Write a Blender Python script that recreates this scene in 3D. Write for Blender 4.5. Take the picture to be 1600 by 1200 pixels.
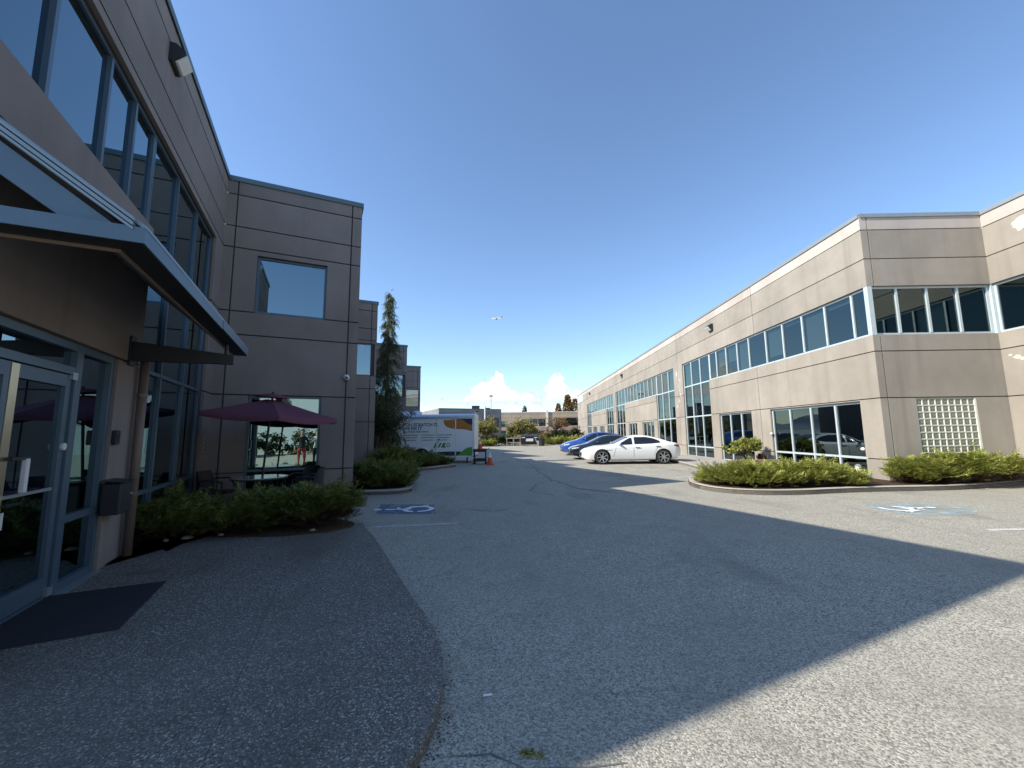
import bpy, bmesh, math, random
import numpy as np
from mathutils import Vector, Matrix
from mathutils.bvhtree import BVHTree

for o in list(bpy.data.objects): bpy.data.objects.remove(o)
scene = bpy.context.scene
COL = scene.collection
R = math.radians
random.seed(7); RNG = np.random.default_rng(7)

# ------------------------------------------------------------------ camera
PITCH, ROLL, CAMH = 0.1207, -0.01103, 1.5
fw = Vector((0, math.cos(PITCH), math.sin(PITCH)))
up0 = Vector((0, -math.sin(PITCH), math.cos(PITCH))); rt0 = Vector((1, 0, 0))
rt = rt0*math.cos(ROLL)+up0*math.sin(ROLL); up = up0*math.cos(ROLL)-rt0*math.sin(ROLL)
cd = bpy.data.cameras.new('camera'); cam = bpy.data.objects.new('camera', cd); COL.objects.link(cam)
cd.sensor_width = 36; cd.lens = 632.7/1600*36; cd.clip_start = 0.05; cd.clip_end = 20000
m = Matrix.Identity(4)
for i in range(3): m[i][0] = rt[i]; m[i][1] = up[i]; m[i][2] = -fw[i]
m[2][3] = CAMH
cam.matrix_world = m
scene.camera = cam

# ------------------------------------------------------------------ sun and sky
SUN_AZ = math.atan2(-8.96, -2.59); SUN_EL = R(38.4)
tosun = Vector((math.sin(SUN_AZ)*math.cos(SUN_EL), math.cos(SUN_AZ)*math.cos(SUN_EL), math.sin(SUN_EL)))
sl = bpy.data.lights.new('sun', 'SUN'); sl.energy = 4.5; sl.angle = R(0.53); sl.color = (1.0, 0.94, 0.84)
so = bpy.data.objects.new('sun', sl); COL.objects.link(so)
so.rotation_euler = tosun.to_track_quat('Z', 'Y').to_euler(); so.location = (0, 0, 60)
scene.view_settings.view_transform = 'Standard'; scene.view_settings.look = 'None'
scene.view_settings.exposure = 0.68; scene.view_settings.gamma = 1.0
scene.view_settings.use_curve_mapping = False

world = bpy.data.worlds.new('World'); scene.world = world; world.use_nodes = True
wt = world.node_tree; wt.nodes.clear()
def wn(t, **k):
    n = wt.nodes.new(t)
    for a, b in k.items(): setattr(n, a, b)
    return n
def wl(a, b): wt.links.new(a, b)
def wm(op, a, b=None, c=None, clamp=False):
    n = wn('ShaderNodeMath', operation=op, use_clamp=clamp)
    for i, v in enumerate((a, b, c)):
        if v is None: continue
        if isinstance(v, (int, float)): n.inputs[i].default_value = v
        else: wl(v, n.inputs[i])
    return n.outputs[0]
sky = wn('ShaderNodeTexSky', sky_type='NISHITA', sun_disc=False)
sky.sun_elevation = SUN_EL; sky.sun_rotation = SUN_AZ % (2*math.pi)
sky.altitude = 0; sky.air_density = 1.0; sky.dust_density = 0.1; sky.ozone_density = 3.8
tc = wn('ShaderNodeTexCoord'); sp = wn('ShaderNodeSeparateXYZ'); wl(tc.outputs['Generated'], sp.inputs[0])
az = wm('MULTIPLY', wm('ARCTAN2', sp.outputs[0], sp.outputs[1]), 57.2958)
el = wm('MULTIPLY', wm('ARCSINE', sp.outputs[2]), 57.2958)
cv = wn('ShaderNodeCombineXYZ'); wl(az, cv.inputs[0]); wl(el, cv.inputs[1])
n1 = wn('ShaderNodeTexNoise'); n1.inputs['Scale'].default_value = 1.35; n1.inputs['Detail'].default_value = 5; n1.inputs['Roughness'].default_value = 0.6
wl(cv.outputs[0], n1.inputs['Vector'])
# cumulus over the far buildings: cloud-top elevation against azimuth (degrees), going on round the horizon
TOPS = [(-12, 4.0), (-9.5, 5.2), (-8, 4.2), (-6.9, 4.6), (-6.2, 5.9), (-5.2, 7.5), (-4.5, 7.3), (-3.9, 7.5), (-2.6, 8.4), (-2.0, 9.6), (-1.5, 8.8), (-0.9, 6.9), (0.5, 6.0),
        (2.0, 6.2), (3.4, 5.8), (4.5, 4.2), (5.0, 7.7), (5.7, 8.6), (6.6, 8.8), (7.3, 8.0), (7.9, 5.4), (8.6, 6.4), (9.6, 6.6), (11, 4.6), (12, 4.0)]
rp = wn('ShaderNodeValToRGB'); re_ = rp.color_ramp.elements
while len(re_) < len(TOPS): re_.new(.5)
for k_, (a_, e_) in enumerate(TOPS): re_[k_].position = (a_+12)/24; re_[k_].color = (e_/10,)*3+(1,)
n3 = wn('ShaderNodeTexNoise'); n3.inputs['Scale'].default_value = 0.9; n3.inputs['Detail'].default_value = 2; wl(cv.outputs[0], n3.inputs['Vector'])
azw = wm('ADD', az, wm('MULTIPLY', wm('SUBTRACT', n3.outputs[0], 0.5), 3.0))
rp.color_ramp.interpolation = 'B_SPLINE'
wl(wm('FRACT', wm('DIVIDE', wm('ADD', azw, 12), 24.0)), rp.inputs[0])
top_ = wm('MULTIPLY', rp.outputs[0], 10.0)
fld = wm('MINIMUM', wm('MULTIPLY', wm('SUBTRACT', top_, el), 1.0), wm('MULTIPLY', wm('SUBTRACT', el, 4.0), 0.8))
fld = wm('MINIMUM', fld, 1.0)
fn = wm('ADD', fld, wm('MULTIPLY', wm('SUBTRACT', n1.outputs[0], 0.5), 3.4))
mr = wn('ShaderNodeMapRange', interpolation_type='SMOOTHSTEP'); wl(fn, mr.inputs[0]); mr.inputs[1].default_value = 0.05; mr.inputs[2].default_value = 0.48
# thin veil near the horizon all round
n2 = wn('ShaderNodeTexNoise'); n2.inputs['Scale'].default_value = 0.55; n2.inputs['Detail'].default_value = 4
mp = wn('ShaderNodeMapping'); mp.inputs['Scale'].default_value = (0.55, 1.2, 1); wl(cv.outputs[0], mp.inputs[0]); wl(mp.outputs[0], n2.inputs['Vector'])
band = wm('SUBTRACT', 1.0, wm('DIVIDE', wm('ABSOLUTE', wm('SUBTRACT', el, 3.2)), 4.0), clamp=True)
veil = wm('MULTIPLY', wm('MULTIPLY', wm('SUBTRACT', n2.outputs[0], 0.36, clamp=True), 2.6), band, clamp=True)
cm = wm('MAXIMUM', mr.outputs[0], wm('MULTIPLY', veil, 0.55))
cr = wn('ShaderNodeValToRGB'); wl(wm('ADD', wm('MULTIPLY', fld, 0.55), wm('MULTIPLY', n1.outputs[0], 0.75)), cr.inputs[0])
cr.color_ramp.elements[0].position = 0.38; cr.color_ramp.elements[0].color = (2.7, 3.2, 3.8, 1)
cr.color_ramp.elements[1].position = 0.85; cr.color_ramp.elements[1].color = (4.8, 4.75, 4.65, 1)
mx = wn('ShaderNodeMix', data_type='RGBA'); wl(cm, mx.inputs[0]); wl(sky.outputs[0], mx.inputs[6]); wl(cr.outputs[0], mx.inputs[7])
bg = wn('ShaderNodeBackground'); bg.inputs[1].default_value = 0.15; wl(mx.outputs[2], bg.inputs[0])
wo = wn('ShaderNodeOutputWorld'); wl(bg.outputs[0], wo.inputs[0])

cy = scene.cycles
cy.max_bounces = 6; cy.diffuse_bounces = 3; cy.glossy_bounces = 3; cy.transmission_bounces = 3; cy.transparent_max_bounces = 8
cy.caustics_reflective = False; cy.caustics_refractive = False

# ------------------------------------------------------------------ material helpers
MATS = {}
class NT:
    def __init__(s, name):
        s.m = bpy.data.materials.new(name); s.m.use_nodes = True; s.t = s.m.node_tree
        s.b = s.t.nodes['Principled BSDF']; s.out = s.t.nodes['Material Output']; MATS[name] = s.m
    def n(s, typ, **k):
        x = s.t.nodes.new(typ)
        for a, b in k.items():
            if a.startswith('i_'):
                x.inputs[a[2:].replace('_', ' ')].default_value = b
            else: setattr(x, a, b)
        return x
    def l(s, a, b): s.t.links.new(a, b)
    def obj(s):
        if not hasattr(s, 'tc'): s.tc = s.n('ShaderNodeTexCoord')
        return s.tc.outputs['Object']
    def noise(s, scale, detail=4, rough=.55, vec=None, mapscale=None):
        x = s.n('ShaderNodeTexNoise'); x.inputs['Scale'].default_value = scale; x.inputs['Detail'].default_value = detail; x.inputs['Roughness'].default_value = rough
        v = vec or s.obj()
        if mapscale:
            mpn = s.n('ShaderNodeMapping'); mpn.inputs['Scale'].default_value = mapscale; s.l(v, mpn.inputs[0]); v = mpn.outputs[0]
        s.l(v, x.inputs['Vector']); return x.outputs[0]
    def ramp(s, fac, stops):
        x = s.n('ShaderNodeValToRGB'); e = x.color_ramp.elements
        while len(e) < len(stops): e.new(0.5)
        for i, (p, c) in enumerate(stops):
            e[i].position = p; e[i].color = (*c, 1) if len(c) == 3 else c
        s.l(fac, x.inputs[0]); return x.outputs[0]
    def mix(s, fac, a, b, mode='MIX'):
        x = s.n('ShaderNodeMix', data_type='RGBA', blend_type=mode)
        for i, v in ((0, fac), (6, a), (7, b)):
            if isinstance(v, (int, float)): x.inputs[i].default_value = v
            elif isinstance(v, tuple): x.inputs[i].default_value = (*v, 1)
            else: s.l(v, x.inputs[i])
        return x.outputs[2]
    def math(s, op, a, b=0.0, clamp=False):
        x = s.n('ShaderNodeMath', operation=op, use_clamp=clamp)
        for i, v in ((0, a), (1, b)):
            if isinstance(v, (int, float)): x.inputs[i].default_value = v
            else: s.l(v, x.inputs[i])
        return x.outputs[0]
    def bump(s, h, strength=.3, dist=.01):
        x = s.n('ShaderNodeBump'); x.inputs['Strength'].default_value = strength; x.inputs['Distance'].default_value = dist
        s.l(h, x.inputs['Height']); s.l(x.outputs[0], s.b.inputs['Normal'])
    def set(s, color=None, rough=None, metal=None, spec=None, coat=None):
        b = s.b.inputs
        if color is not None:
            if isinstance(color, tuple): b['Base Color'].default_value = (*color, 1)
            else: s.l(color, b['Base Color'])
        if rough is not None:
            if isinstance(rough, (int, float)): b['Roughness'].default_value = rough
            else: s.l(rough, b['Roughness'])
        if metal is not None: b['Metallic'].default_value = metal
        if spec is not None: b['Specular IOR Level'].default_value = spec
        if coat is not None: b['Coat Weight'].default_value = coat; b['Coat Roughness'].default_value = .03
        return s.m
def plain(name, c, rough=.5, metal=0, var=.12, scale=6, spec=.5, coat=None):
    t = NT(name); nz = t.noise(scale, 5)
    col = t.mix(nz, tuple(x*(1-var) for x in c), tuple(min(1, x*(1+var)) for x in c))
    return t.set(col, rough, metal, spec, coat)
def concrete(name, c, streak=.5):
    t = NT(name)
    big = t.noise(.55, 5, .6); mid = t.noise(3.5, 6, .65); fine = t.noise(60, 3)
    st = t.noise(1.0, 6, .6, mapscale=(2.6, 2.6, .12))
    c0 = tuple(x*.80 for x in c); c1 = tuple(min(1, x*1.12) for x in c)
    col = t.mix(t.ramp(big, [(.3, (0, 0, 0)), (.7, (1, 1, 1))]), c0, c1)
    col = t.mix(t.math('MULTIPLY', t.ramp(st, [(.52, (0, 0, 0)), (.75, (1, 1, 1))]), streak), col, tuple(x*.62 for x in c))
    col = t.mix(t.math('MULTIPLY', t.ramp(mid, [(.45, (0, 0, 0)), (.8, (1, 1, 1))]), .35), col, tuple(x*.78 for x in c))
    col = t.mix(t.math('MULTIPLY', fine, .22), col, tuple(x*.6 for x in c))
    oi = t.n('ShaderNodeObjectInfo'); hv = t.n('ShaderNodeHueSaturation'); t.l(col, hv.inputs['Color'])
    t.l(t.math('ADD', t.math('MULTIPLY', oi.outputs['Random'], .16), .92), hv.inputs['Value']); col = hv.outputs[0]
    t.bump(fine, .18, .01)
    return t.set(col, .85, spec=.25)
def aggregate(name, base, dark, light, scale, stainc):
    t = NT(name)
    v = t.n('ShaderNodeTexVoronoi'); v.inputs['Scale'].default_value = scale; t.l(t.obj(), v.inputs['Vector'])
    v2 = t.n('ShaderNodeTexVoronoi'); v2.inputs['Scale'].default_value = scale*.55; t.l(t.obj(), v2.inputs['Vector'])
    bw = t.n('ShaderNodeSeparateColor'); t.l(v.outputs['Color'], bw.inputs[0])
    bw2 = t.n('ShaderNodeSeparateColor'); t.l(v2.outputs['Color'], bw2.inputs[0])
    col = t.ramp(bw.outputs[0], [(0, dark), (.33, tuple(a*.55+b*.45 for a, b in zip(dark, base))), (.55, base), (.8, base), (1, light)])
    spk = t.math('MULTIPLY', t.math('GREATER_THAN', bw2.outputs[1], .93), t.math('LESS_THAN', v2.outputs['Distance'], .38))
    col = t.mix(spk, col, dark)
    big = t.noise(.35, 6, .6); mid = t.noise(2.2, 5, .6)
    col = t.mix(t.math('MULTIPLY', t.ramp(big, [(.42, (0, 0, 0)), (.66, (1, 1, 1))]), .6), col, stainc)
    pt = t.noise(.9, 3, .5, mapscale=(1, .35, 1)); col = t.mix(t.math('MULTIPLY', t.ramp(pt, [(.56, (0, 0, 0)), (.70, (1, 1, 1))]), .5), col, tuple(x*.66 for x in stainc))
    col = t.mix(t.math('MULTIPLY', t.ramp(mid, [(.5, (0, 0, 0)), (.8, (1, 1, 1))]), .3), col, dark)
    t.bump(t.math('SUBTRACT', bw.outputs[0], v.outputs['Distance']), .55, .006)
    return t.set(col, .9, spec=.2)
def glass(name, refl, tint, rtint=(1, 1, 1), rough=0.0):
    t = NT(name); t.t.nodes.remove(t.b)
    lw = t.n('ShaderNodeLayerWeight'); lw.inputs[0].default_value = .5
    f = t.math('ADD', refl, t.math('MULTIPLY', t.math('POWER', lw.outputs['Facing'], 4.0), .85*(1-refl)), clamp=True)
    tr = t.n('ShaderNodeBsdfTransparent'); tr.inputs[0].default_value = (*tint, 1)
    gl = t.n('ShaderNodeBsdfGlossy'); gl.inputs['Color'].default_value = (*rtint, 1); gl.inputs['Roughness'].default_value = rough
    nz = t.noise(1.3, 2); bp = t.n('ShaderNodeBump'); bp.inputs['Strength'].default_value = .02; bp.inputs['Distance'].default_value = .02
    t.l(nz, bp.inputs['Height']); t.l(bp.outputs[0], gl.inputs['Normal'])
    ms = t.n('ShaderNodeMixShader'); t.l(f, ms.inputs[0]); t.l(tr.outputs[0], ms.inputs[1]); t.l(gl.outputs[0], ms.inputs[2])
    t.l(ms.outputs[0], t.out.inputs[0]); return t.m
def foliage(name, stops, trans=.25, rough=.6):
    t = NT(name); g = t.n('ShaderNodeNewGeometry')
    nz = t.noise(1.8, 3)
    f = t.math('ADD', t.math('MULTIPLY', g.outputs['Random Per Island'], .6), t.math('MULTIPLY', nz, .45))
    col = t.ramp(f, stops); t.set(col, rough, spec=.25)
    tl = t.n('ShaderNodeBsdfTranslucent'); t.l(col, tl.inputs[0])
    ms = t.n('ShaderNodeMixShader'); ms.inputs[0].default_value = trans
    t.l(t.b.outputs[0], ms.inputs[1]); t.l(tl.outputs[0], ms.inputs[2]); t.l(ms.outputs[0], t.out.inputs[0]); return t.m

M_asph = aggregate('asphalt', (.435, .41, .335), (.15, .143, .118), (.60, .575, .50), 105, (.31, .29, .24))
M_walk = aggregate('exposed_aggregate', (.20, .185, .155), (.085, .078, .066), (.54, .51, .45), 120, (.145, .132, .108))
M_kerb = concrete('kerb_concrete', (.40, .37, .32), .3)
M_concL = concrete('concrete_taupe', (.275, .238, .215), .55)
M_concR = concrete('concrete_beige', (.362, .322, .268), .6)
M_concRt = concrete('concrete_pale_band', (.55, .48, .42), .25)
M_core = plain('joint_dark', (.10, .08, .07), .9)
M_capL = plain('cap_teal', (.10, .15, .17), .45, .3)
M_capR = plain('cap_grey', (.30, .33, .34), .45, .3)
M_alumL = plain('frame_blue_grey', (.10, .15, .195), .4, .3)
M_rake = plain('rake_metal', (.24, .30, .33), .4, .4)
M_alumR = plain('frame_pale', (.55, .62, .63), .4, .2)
M_glassL = glass('glass_reflective', .30, (.10, .13, .15), (.72, .92, 1.0))
M_glassM = glass('glass_mirror', .52, (.06, .08, .08), (.70, .95, .86))
M_glassR = glass('glass_tinted', .115, (.20, .24, .25), (.74, .92, .93))
M_blind = plain('blind_fabric', (.62, .70, .66), .9, var=.05)
M_int = plain('interior', (.10, .10, .10), .9)
M_roof = plain('roof_membrane', (.25, .25, .25), .9)
M_soil = NT('bark_mulch'); _n = M_soil.noise(40, 5, .7); M_soil.bump(_n, .8, .03)
M_soil = M_soil.set(M_soil.ramp(_n, [(.3, (.03, .02, .014)), (.6, (.11, .07, .045)), (.85, (.2, .15, .10))]), .95, spec=.1)
M_steel = plain('galvanised', (.45, .50, .53), .35, .7)
M_dark = plain('dark_metal', (.03, .031, .034), .5, .2)
M_black = plain('black_plastic', (.012, .012, .013), .45)
M_white = plain('white_paint', (.74, .74, .72), .5, var=.06)
M_brass = plain('brass_plate', (.62, .52, .36), .28, .9)
M_brown = plain('brown_pipe', (.17, .13, .10), .5)
M_bark = plain('bark', (.075, .055, .04), .9, var=.4, scale=25)
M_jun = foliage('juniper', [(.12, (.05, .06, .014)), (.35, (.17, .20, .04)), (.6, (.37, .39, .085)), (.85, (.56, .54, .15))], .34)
M_junShade = foliage('juniper_shade_toned', [(.12, (.03, .045, .014)), (.35, (.09, .12, .03)), (.6, (.19, .22, .055)), (.85, (.33, .34, .09))], .28)  # darker copy of juniper, shade put into the leaf colour for the left beds
M_dead = foliage('juniper_dead', [(.1, (.03, .018, .01)), (.9, (.14, .08, .045))], .1)
M_con = foliage('conifer', [(.05, (.02, .03, .012)), (.5, (.07, .09, .03)), (.95, (.20, .20, .08))], .2)
M_leaf = foliage('leaf_dark', [(.05, (.015, .022, .008)), (.5, (.04, .055, .016)), (.95, (.09, .095, .03))], .2)
M_olive = foliage('leaf_olive', [(.1, (.07, .065, .018)), (.45, (.24, .22, .06)), (.85, (.48, .43, .17))], .35)
M_autumn = foliage('leaf_autumn', [(.05, (.10, .05, .015)), (.5, (.24, .14, .05)), (.95, (.35, .24, .10))], .3)

# ------------------------------------------------------------------ mesh helpers
class MB:
    def __init__(s, frame=None): s.v = []; s.f = []; s.F = frame; s.sm = False
    def add(s, vs, fs):
        b = len(s.v)
        for p in vs:
            p = Vector(p)
            s.v.append(s.F @ p if s.F else p)
        s.f += [tuple(i+b for i in f) for f in fs]; return s
    def box(s, a, b):
        x0, y0, z0 = a; x1, y1, z1 = b
        return s.add([(x0,y0,z0),(x1,y0,z0),(x1,y1,z0),(x0,y1,z0),(x0,y0,z1),(x1,y0,z1),(x1,y1,z1),(x0,y1,z1)],
                     [(0,3,2,1),(4,5,6,7),(0,1,5,4),(1,2,6,5),(2,3,7,6),(3,0,4,7)])
    def bbox(s, a, b, r=.01):   # box with chamfered vertical and horizontal edges
        x0, y0, z0 = a; x1, y1, z1 = b
        rings = []
        for (z, q) in ((z0, r), (z0+r, 0), (z1-r, 0), (z1, r)):
            rings.append([(x0+r+q*0, y0+q, z), (x1-r, y0+q, z), (x1-q, y0+r, z), (x1-q, y1-r, z), (x1-r, y1-q, z), (x0+r, y1-q, z), (x0+q, y1-r, z), (x0+q, y0+r, z)])
        vs = [p for g in rings for p in g]; fs = [tuple(reversed(range(8))), tuple(range(24, 32))]
        for k in range(3):
            for i in range(8):
                j = (i+1) % 8; fs.append((k*8+i, k*8+j, k*8+8+j, k*8+8+i))
        return s.add(vs, fs)
    def quad(s, a, b, c, d): return s.add([a, b, c, d], [(0, 1, 2, 3)])
    def prism(s, poly, z0, z1, top=True, bot=True):
        n = len(poly); vs = [(p[0], p[1], z0) for p in poly]+[(p[0], p[1], z1) for p in poly]
        fs = [(i, (i+1) % n, n+(i+1) % n, n+i) for i in range(n)]
        if top: fs.append(tuple(range(n, 2*n)))
        if bot: fs.append(tuple(reversed(range(n))))
        return s.add(vs, fs)
    def extr(s, poly, vec):     # extrude a 3d polygon along vec
        n = len(poly); vec = Vector(vec); vs = [Vector(p) for p in poly]+[Vector(p)+vec for p in poly]
        return s.add(vs, [tuple(range(n)), tuple(reversed(range(n, 2*n)))]+[(i, n+i, n+(i+1) % n, (i+1) % n) for i in range(n)])
    def tube(s, pts, r, n=8, caps=True):
        pts = [Vector(p) for p in pts]; rs = r if isinstance(r, (list, tuple)) else [r]*len(pts)
        vs = []; fs = []; u = None
        for i, p in enumerate(pts):
            d = (pts[min(i+1, len(pts)-1)]-pts[max(i-1, 0)]).normalized()
            if u is None:
                u = d.orthogonal().normalized()
            else:
                u = (u-d*u.dot(d)).normalized()
            w = d.cross(u)
            for k in range(n):
                a = 2*math.pi*k/n; vs.append(p+(u*math.cos(a)+w*math.sin(a))*rs[i])
        for i in range(len(pts)-1):
            for k in range(n):
                j = (k+1) % n; fs.append((i*n+k, i*n+j, i*n+n+j, i*n+n+k))
        if caps: fs += [tuple(reversed(range(n))), tuple(range((len(pts)-1)*n, len(pts)*n))]
        return s.add(vs, fs)
    def lathe(s, prof, c=(0, 0, 0), n=20, axis='z'):
        vs = []; fs = []
        for (r, h) in prof:
            for k in range(n):
                a = 2*math.pi*k/n; x, y = r*math.cos(a), r*math.sin(a)
                vs.append((c[0]+x, c[1]+y, c[2]+h) if axis == 'z' else (c[0]+x, c[1]+h, c[2]+y) if axis == 'y' else (c[0]+h, c[1]+x, c[2]+y))
        for i in range(len(prof)-1):
            for k in range(n):
                j = (k+1) % n; fs.append((i*n+k, i*n+j, i*n+n+j, i*n+n+k))
        return s.add(vs, fs)
    def sphere(s, c, r, sc=(1, 1, 1), n=12, k=8):
        return s.lathe([(max(1e-4, r*math.sin(math.pi*i/k))*1.0, -r*math.cos(math.pi*i/k)) for i in range(k+1)], c, n) if sc == (1, 1, 1) else \
            s.add([(c[0]+sc[0]*r*math.sin(math.pi*i/k)*math.cos(2*math.pi*j/n), c[1]+sc[1]*r*math.sin(math.pi*i/k)*math.sin(2*math.pi*j/n), c[2]-sc[2]*r*math.cos(math.pi*i/k)) for i in range(k+1) for j in range(n)],
                  [(i*n+j, i*n+(j+1) % n, (i+1)*n+(j+1) % n, (i+1)*n+j) for i in range(k) for j in range(n)])
ROOT = {}
def thing(name, label, cat, loc=(0, 0, 0), rotz=0, group=None):
    o = bpy.data.objects.new(name, None); COL.objects.link(o); o.empty_display_size = .2
    o.location = loc; o.rotation_euler = (0, 0, rotz); o['label'] = label; o['category'] = cat
    if group: o['group'] = group
    return o
def absroot(o): ROOT[o.name] = Vector(o.location); return o
def rootoff(p):
    while p is not None:
        if p.name in ROOT: return ROOT[p.name]
        p = p.parent
    return None
def mesh_obj(name, me, mat, parent=None, smooth=False):
    if mat is not None:
        for q in (mat if isinstance(mat, (list, tuple)) else [mat]): me.materials.append(q)
    o = bpy.data.objects.new(name, me); COL.objects.link(o)
    if parent is not None: o.parent = parent
    if smooth: me.shade_smooth()
    return o
def part(name, mb, mat, parent=None, smooth=False, fix=True):
    off = rootoff(parent); me = bpy.data.meshes.new(name)
    vs = [v-off for v in mb.v] if off is not None else mb.v
    me.from_pydata([tuple(v) for v in vs], [], mb.f); me.update()
    if fix:
        bm = bmesh.new(); bm.from_mesh(me); bmesh.ops.recalc_face_normals(bm, faces=bm.faces); bm.to_mesh(me); bm.free()
    return mesh_obj(name, me, mat, parent, smooth)
def tag(o, label, cat, group=None):
    o['label'] = label; o['category'] = cat
    if group: o['group'] = group
    return o
def struct(name, mb, mat, label=None, parent=None):
    o = part(name, mb, mat, parent, fix=False)
    if parent is None:
        o['kind'] = 'structure'
        if label: o['label'] = label
    return o
def copy_tree(o, parent=None):
    c = o.copy(); COL.objects.link(c); c.parent = parent
    for ch in [x for x in bpy.data.objects if x.parent == o]: copy_tree(ch, c)
    return c
def frame_at(O, ang, side=1):
    """x along ang (0 = +Y, positive to +X), y outward, z up"""
    ux = Vector((math.sin(ang), math.cos(ang), 0)); n = Vector((math.cos(ang), -math.sin(ang), 0))*side
    M = Matrix.Identity(4)
    for i in range(3): M[i][0] = ux[i]; M[i][1] = n[i]; M[i][2] = (0, 0, 1)[i]
    M[0][3], M[1][3], M[2][3] = O[0], O[1], (O[2] if len(O) > 2 else 0)
    return M
def text_mesh(txt, size, ext=.002, align='LEFT'):
    c = bpy.data.curves.new('txt', 'FONT'); c.body = txt; c.size = size; c.extrude = ext; c.align_x = align; c.resolution_u = 2; c.offset = size*.028
    o = bpy.data.objects.new('txt', c); COL.objects.link(o)
    me = bpy.data.meshes.new_from_object(o.evaluated_get(bpy.context.evaluated_depsgraph_get()))
    vs = [v.co.copy() for v in me.vertices]; fs = [tuple(p.vertices) for p in me.polygons]
    bpy.data.objects.remove(o); bpy.data.curves.remove(c); bpy.data.meshes.remove(me)
    return vs, fs
def fast_mesh(name, V, F):
    me = bpy.data.meshes.new(name); V = np.asarray(V, np.float32); F = np.asarray(F, np.int32); k = F.shape[1]
    me.vertices.add(len(V)); me.vertices.foreach_set('co', V.ravel())
    me.loops.add(F.size); me.loops.foreach_set('vertex_index', F.ravel())
    me.polygons.add(len(F)); me.polygons.foreach_set('loop_start', np.arange(0, F.size, k, dtype=np.int32))
    me.update(calc_edges=True); me.validate(); return me
def unit(a): return a/np.maximum(np.linalg.norm(a, axis=1, keepdims=True), 1e-9)
def scatter(tv, tf, P, D, S, roll=None):
    """instances of a triangle template (x = along D) merged into arrays"""
    D = unit(D); n = len(P)
    A = RNG.normal(size=(n, 3)) if roll is None else roll
    N = unit(A-(A*D).sum(1, keepdims=True)*D); B = np.cross(N, D)
    tv = np.asarray(tv); V = P[:, None, :]+S[:, None, None]*(tv[None, :, 0, None]*D[:, None, :]+tv[None, :, 1, None]*B[:, None, :]+tv[None, :, 2, None]*N[:, None, :])
    F = np.asarray(tf)[None]+(np.arange(n)*len(tv))[:, None, None]
    return V.reshape(-1, 3), F.reshape(-1, len(tf[0]))
def frond(k=7, w=.34, nl=.30, droop=0.0):
    vs = []; fs = []
    def tri(a, b, c):
        b0 = len(vs); vs.extend([a, b, c]); fs.append((b0, b0+1, b0+2))
    for i in range(k):
        t = .08+.86*i/k; L = nl*(1.1-.55*t)
        for sd in (1, -1):
            zz = .06*((i*7+sd*3) % 5-2)/2
            tri((t-.03, 0, -droop*t*t), (t+.07, .015*sd, -droop*t*t), (t+L*.75, sd*w*(1.05-.6*t), zz-droop*(t+.1)**2))
    tri((.85, -.035, -droop), (.85, .035, -droop), (1.12, 0, -droop*1.2))
    tri((0, -.012, 0), (0, .012, 0), (.9, 0, -droop*.8))
    return vs, fs
FROND = frond(); FROND2 = frond(5, .25, .35)
LEAF = ([(0, 0, 0), (.5, .28, .05), (1, 0, 0), (.5, -.28, .05)], [(0, 1, 2), (0, 2, 3)])
# ------------------------------------------------------------------ ground, walks, beds
def sheet(poly, z):
    return MB().add([(p[0], p[1], z) for p in poly], [tuple(range(len(poly)))])
g = MB(); q = [-3000, -400, -120, -40, 0, 40, 120, 400, 3000]
for i in range(8):
    for j in range(8):
        g.quad((q[i], q[j], 0), (q[i+1], q[j], 0), (q[i+1], q[j+1], 0), (q[i], q[j+1], 0))
struct('parking_lot', g, M_asph, 'wide grey speckled asphalt parking lot')

aL, aR = R(-25.31), R(1.01)
PL = Vector((-6.41, 8.60, 0))            # inner corner of the near left facade and the first box
uL = Vector((math.sin(aL), math.cos(aL), 0)); nL = Vector((math.cos(aL), -math.sin(aL), 0))
def LP(s, d, z=0): p = PL+uL*s+nL*d; return Vector((p.x, p.y, z))
PR = Vector((10.31, 11.32, 0)); uR = Vector((math.sin(aR), math.cos(aR), 0)); nR = -Vector((math.cos(aR), -math.sin(aR), 0))
def RP(s, d, z=0): p = PR+uR*s+nR*d; return Vector((p.x, p.y, z))

def chaikin(p, k=2):
    for _ in range(k):
        o = [p[0]]
        for a, b in zip(p[:-1], p[1:]):
            a = Vector(a); b = Vector(b); o += [a*.75+b*.25, a*.25+b*.75]
        p = o+[p[-1]]
    return [Vector((x[0], x[1], 0)) for x in p]
def clip(poly, n, c, keep=1):
    out = []
    for i in range(len(poly)):
        a, b = poly[i], poly[(i+1) % len(poly)]
        da = (a[0]*n[0]+a[1]*n[1]-c)*keep; db = (b[0]*n[0]+b[1]*n[1]-c)*keep
        if da >= 0: out.append(a)
        if (da >= 0) != (db >= 0):
            t = da/(da-db); out.append((a[0]+(b[0]-a[0])*t, a[1]+(b[1]-a[1])*t))
    return out
edge = chaikin([(-2.44, 6.80), (-2.37, 6.62), (-1.98, 5.95), (-1.49, 4.97), (-.97, 3.90), (-.65, 3.32), (-.52, 3.0), (-.44, 2.7), (-.41, 2.46), (-.41, 2.22), (-.45, 2.0), (-.62, 1.5), (-1.0, .8), (-1.7, 0), (-3.0, -1.5)])
walk = [(p.x, p.y) for p in edge]+[(-4.5, -3.0), tuple(LP(-10, -.3)[:2]), tuple(LP(-3.0, -.02)[:2]), tuple(LP(-3.9, .45)[:2]), (-4.55, 5.95), (-3.3, 5.97), (-2.75, 6.2), (-2.52, 6.5), (-2.56, 6.78)]
wk = struct('sidewalk', sheet(walk, .058), M_walk, 'dark exposed aggregate entrance walk with a curved edge')
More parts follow.
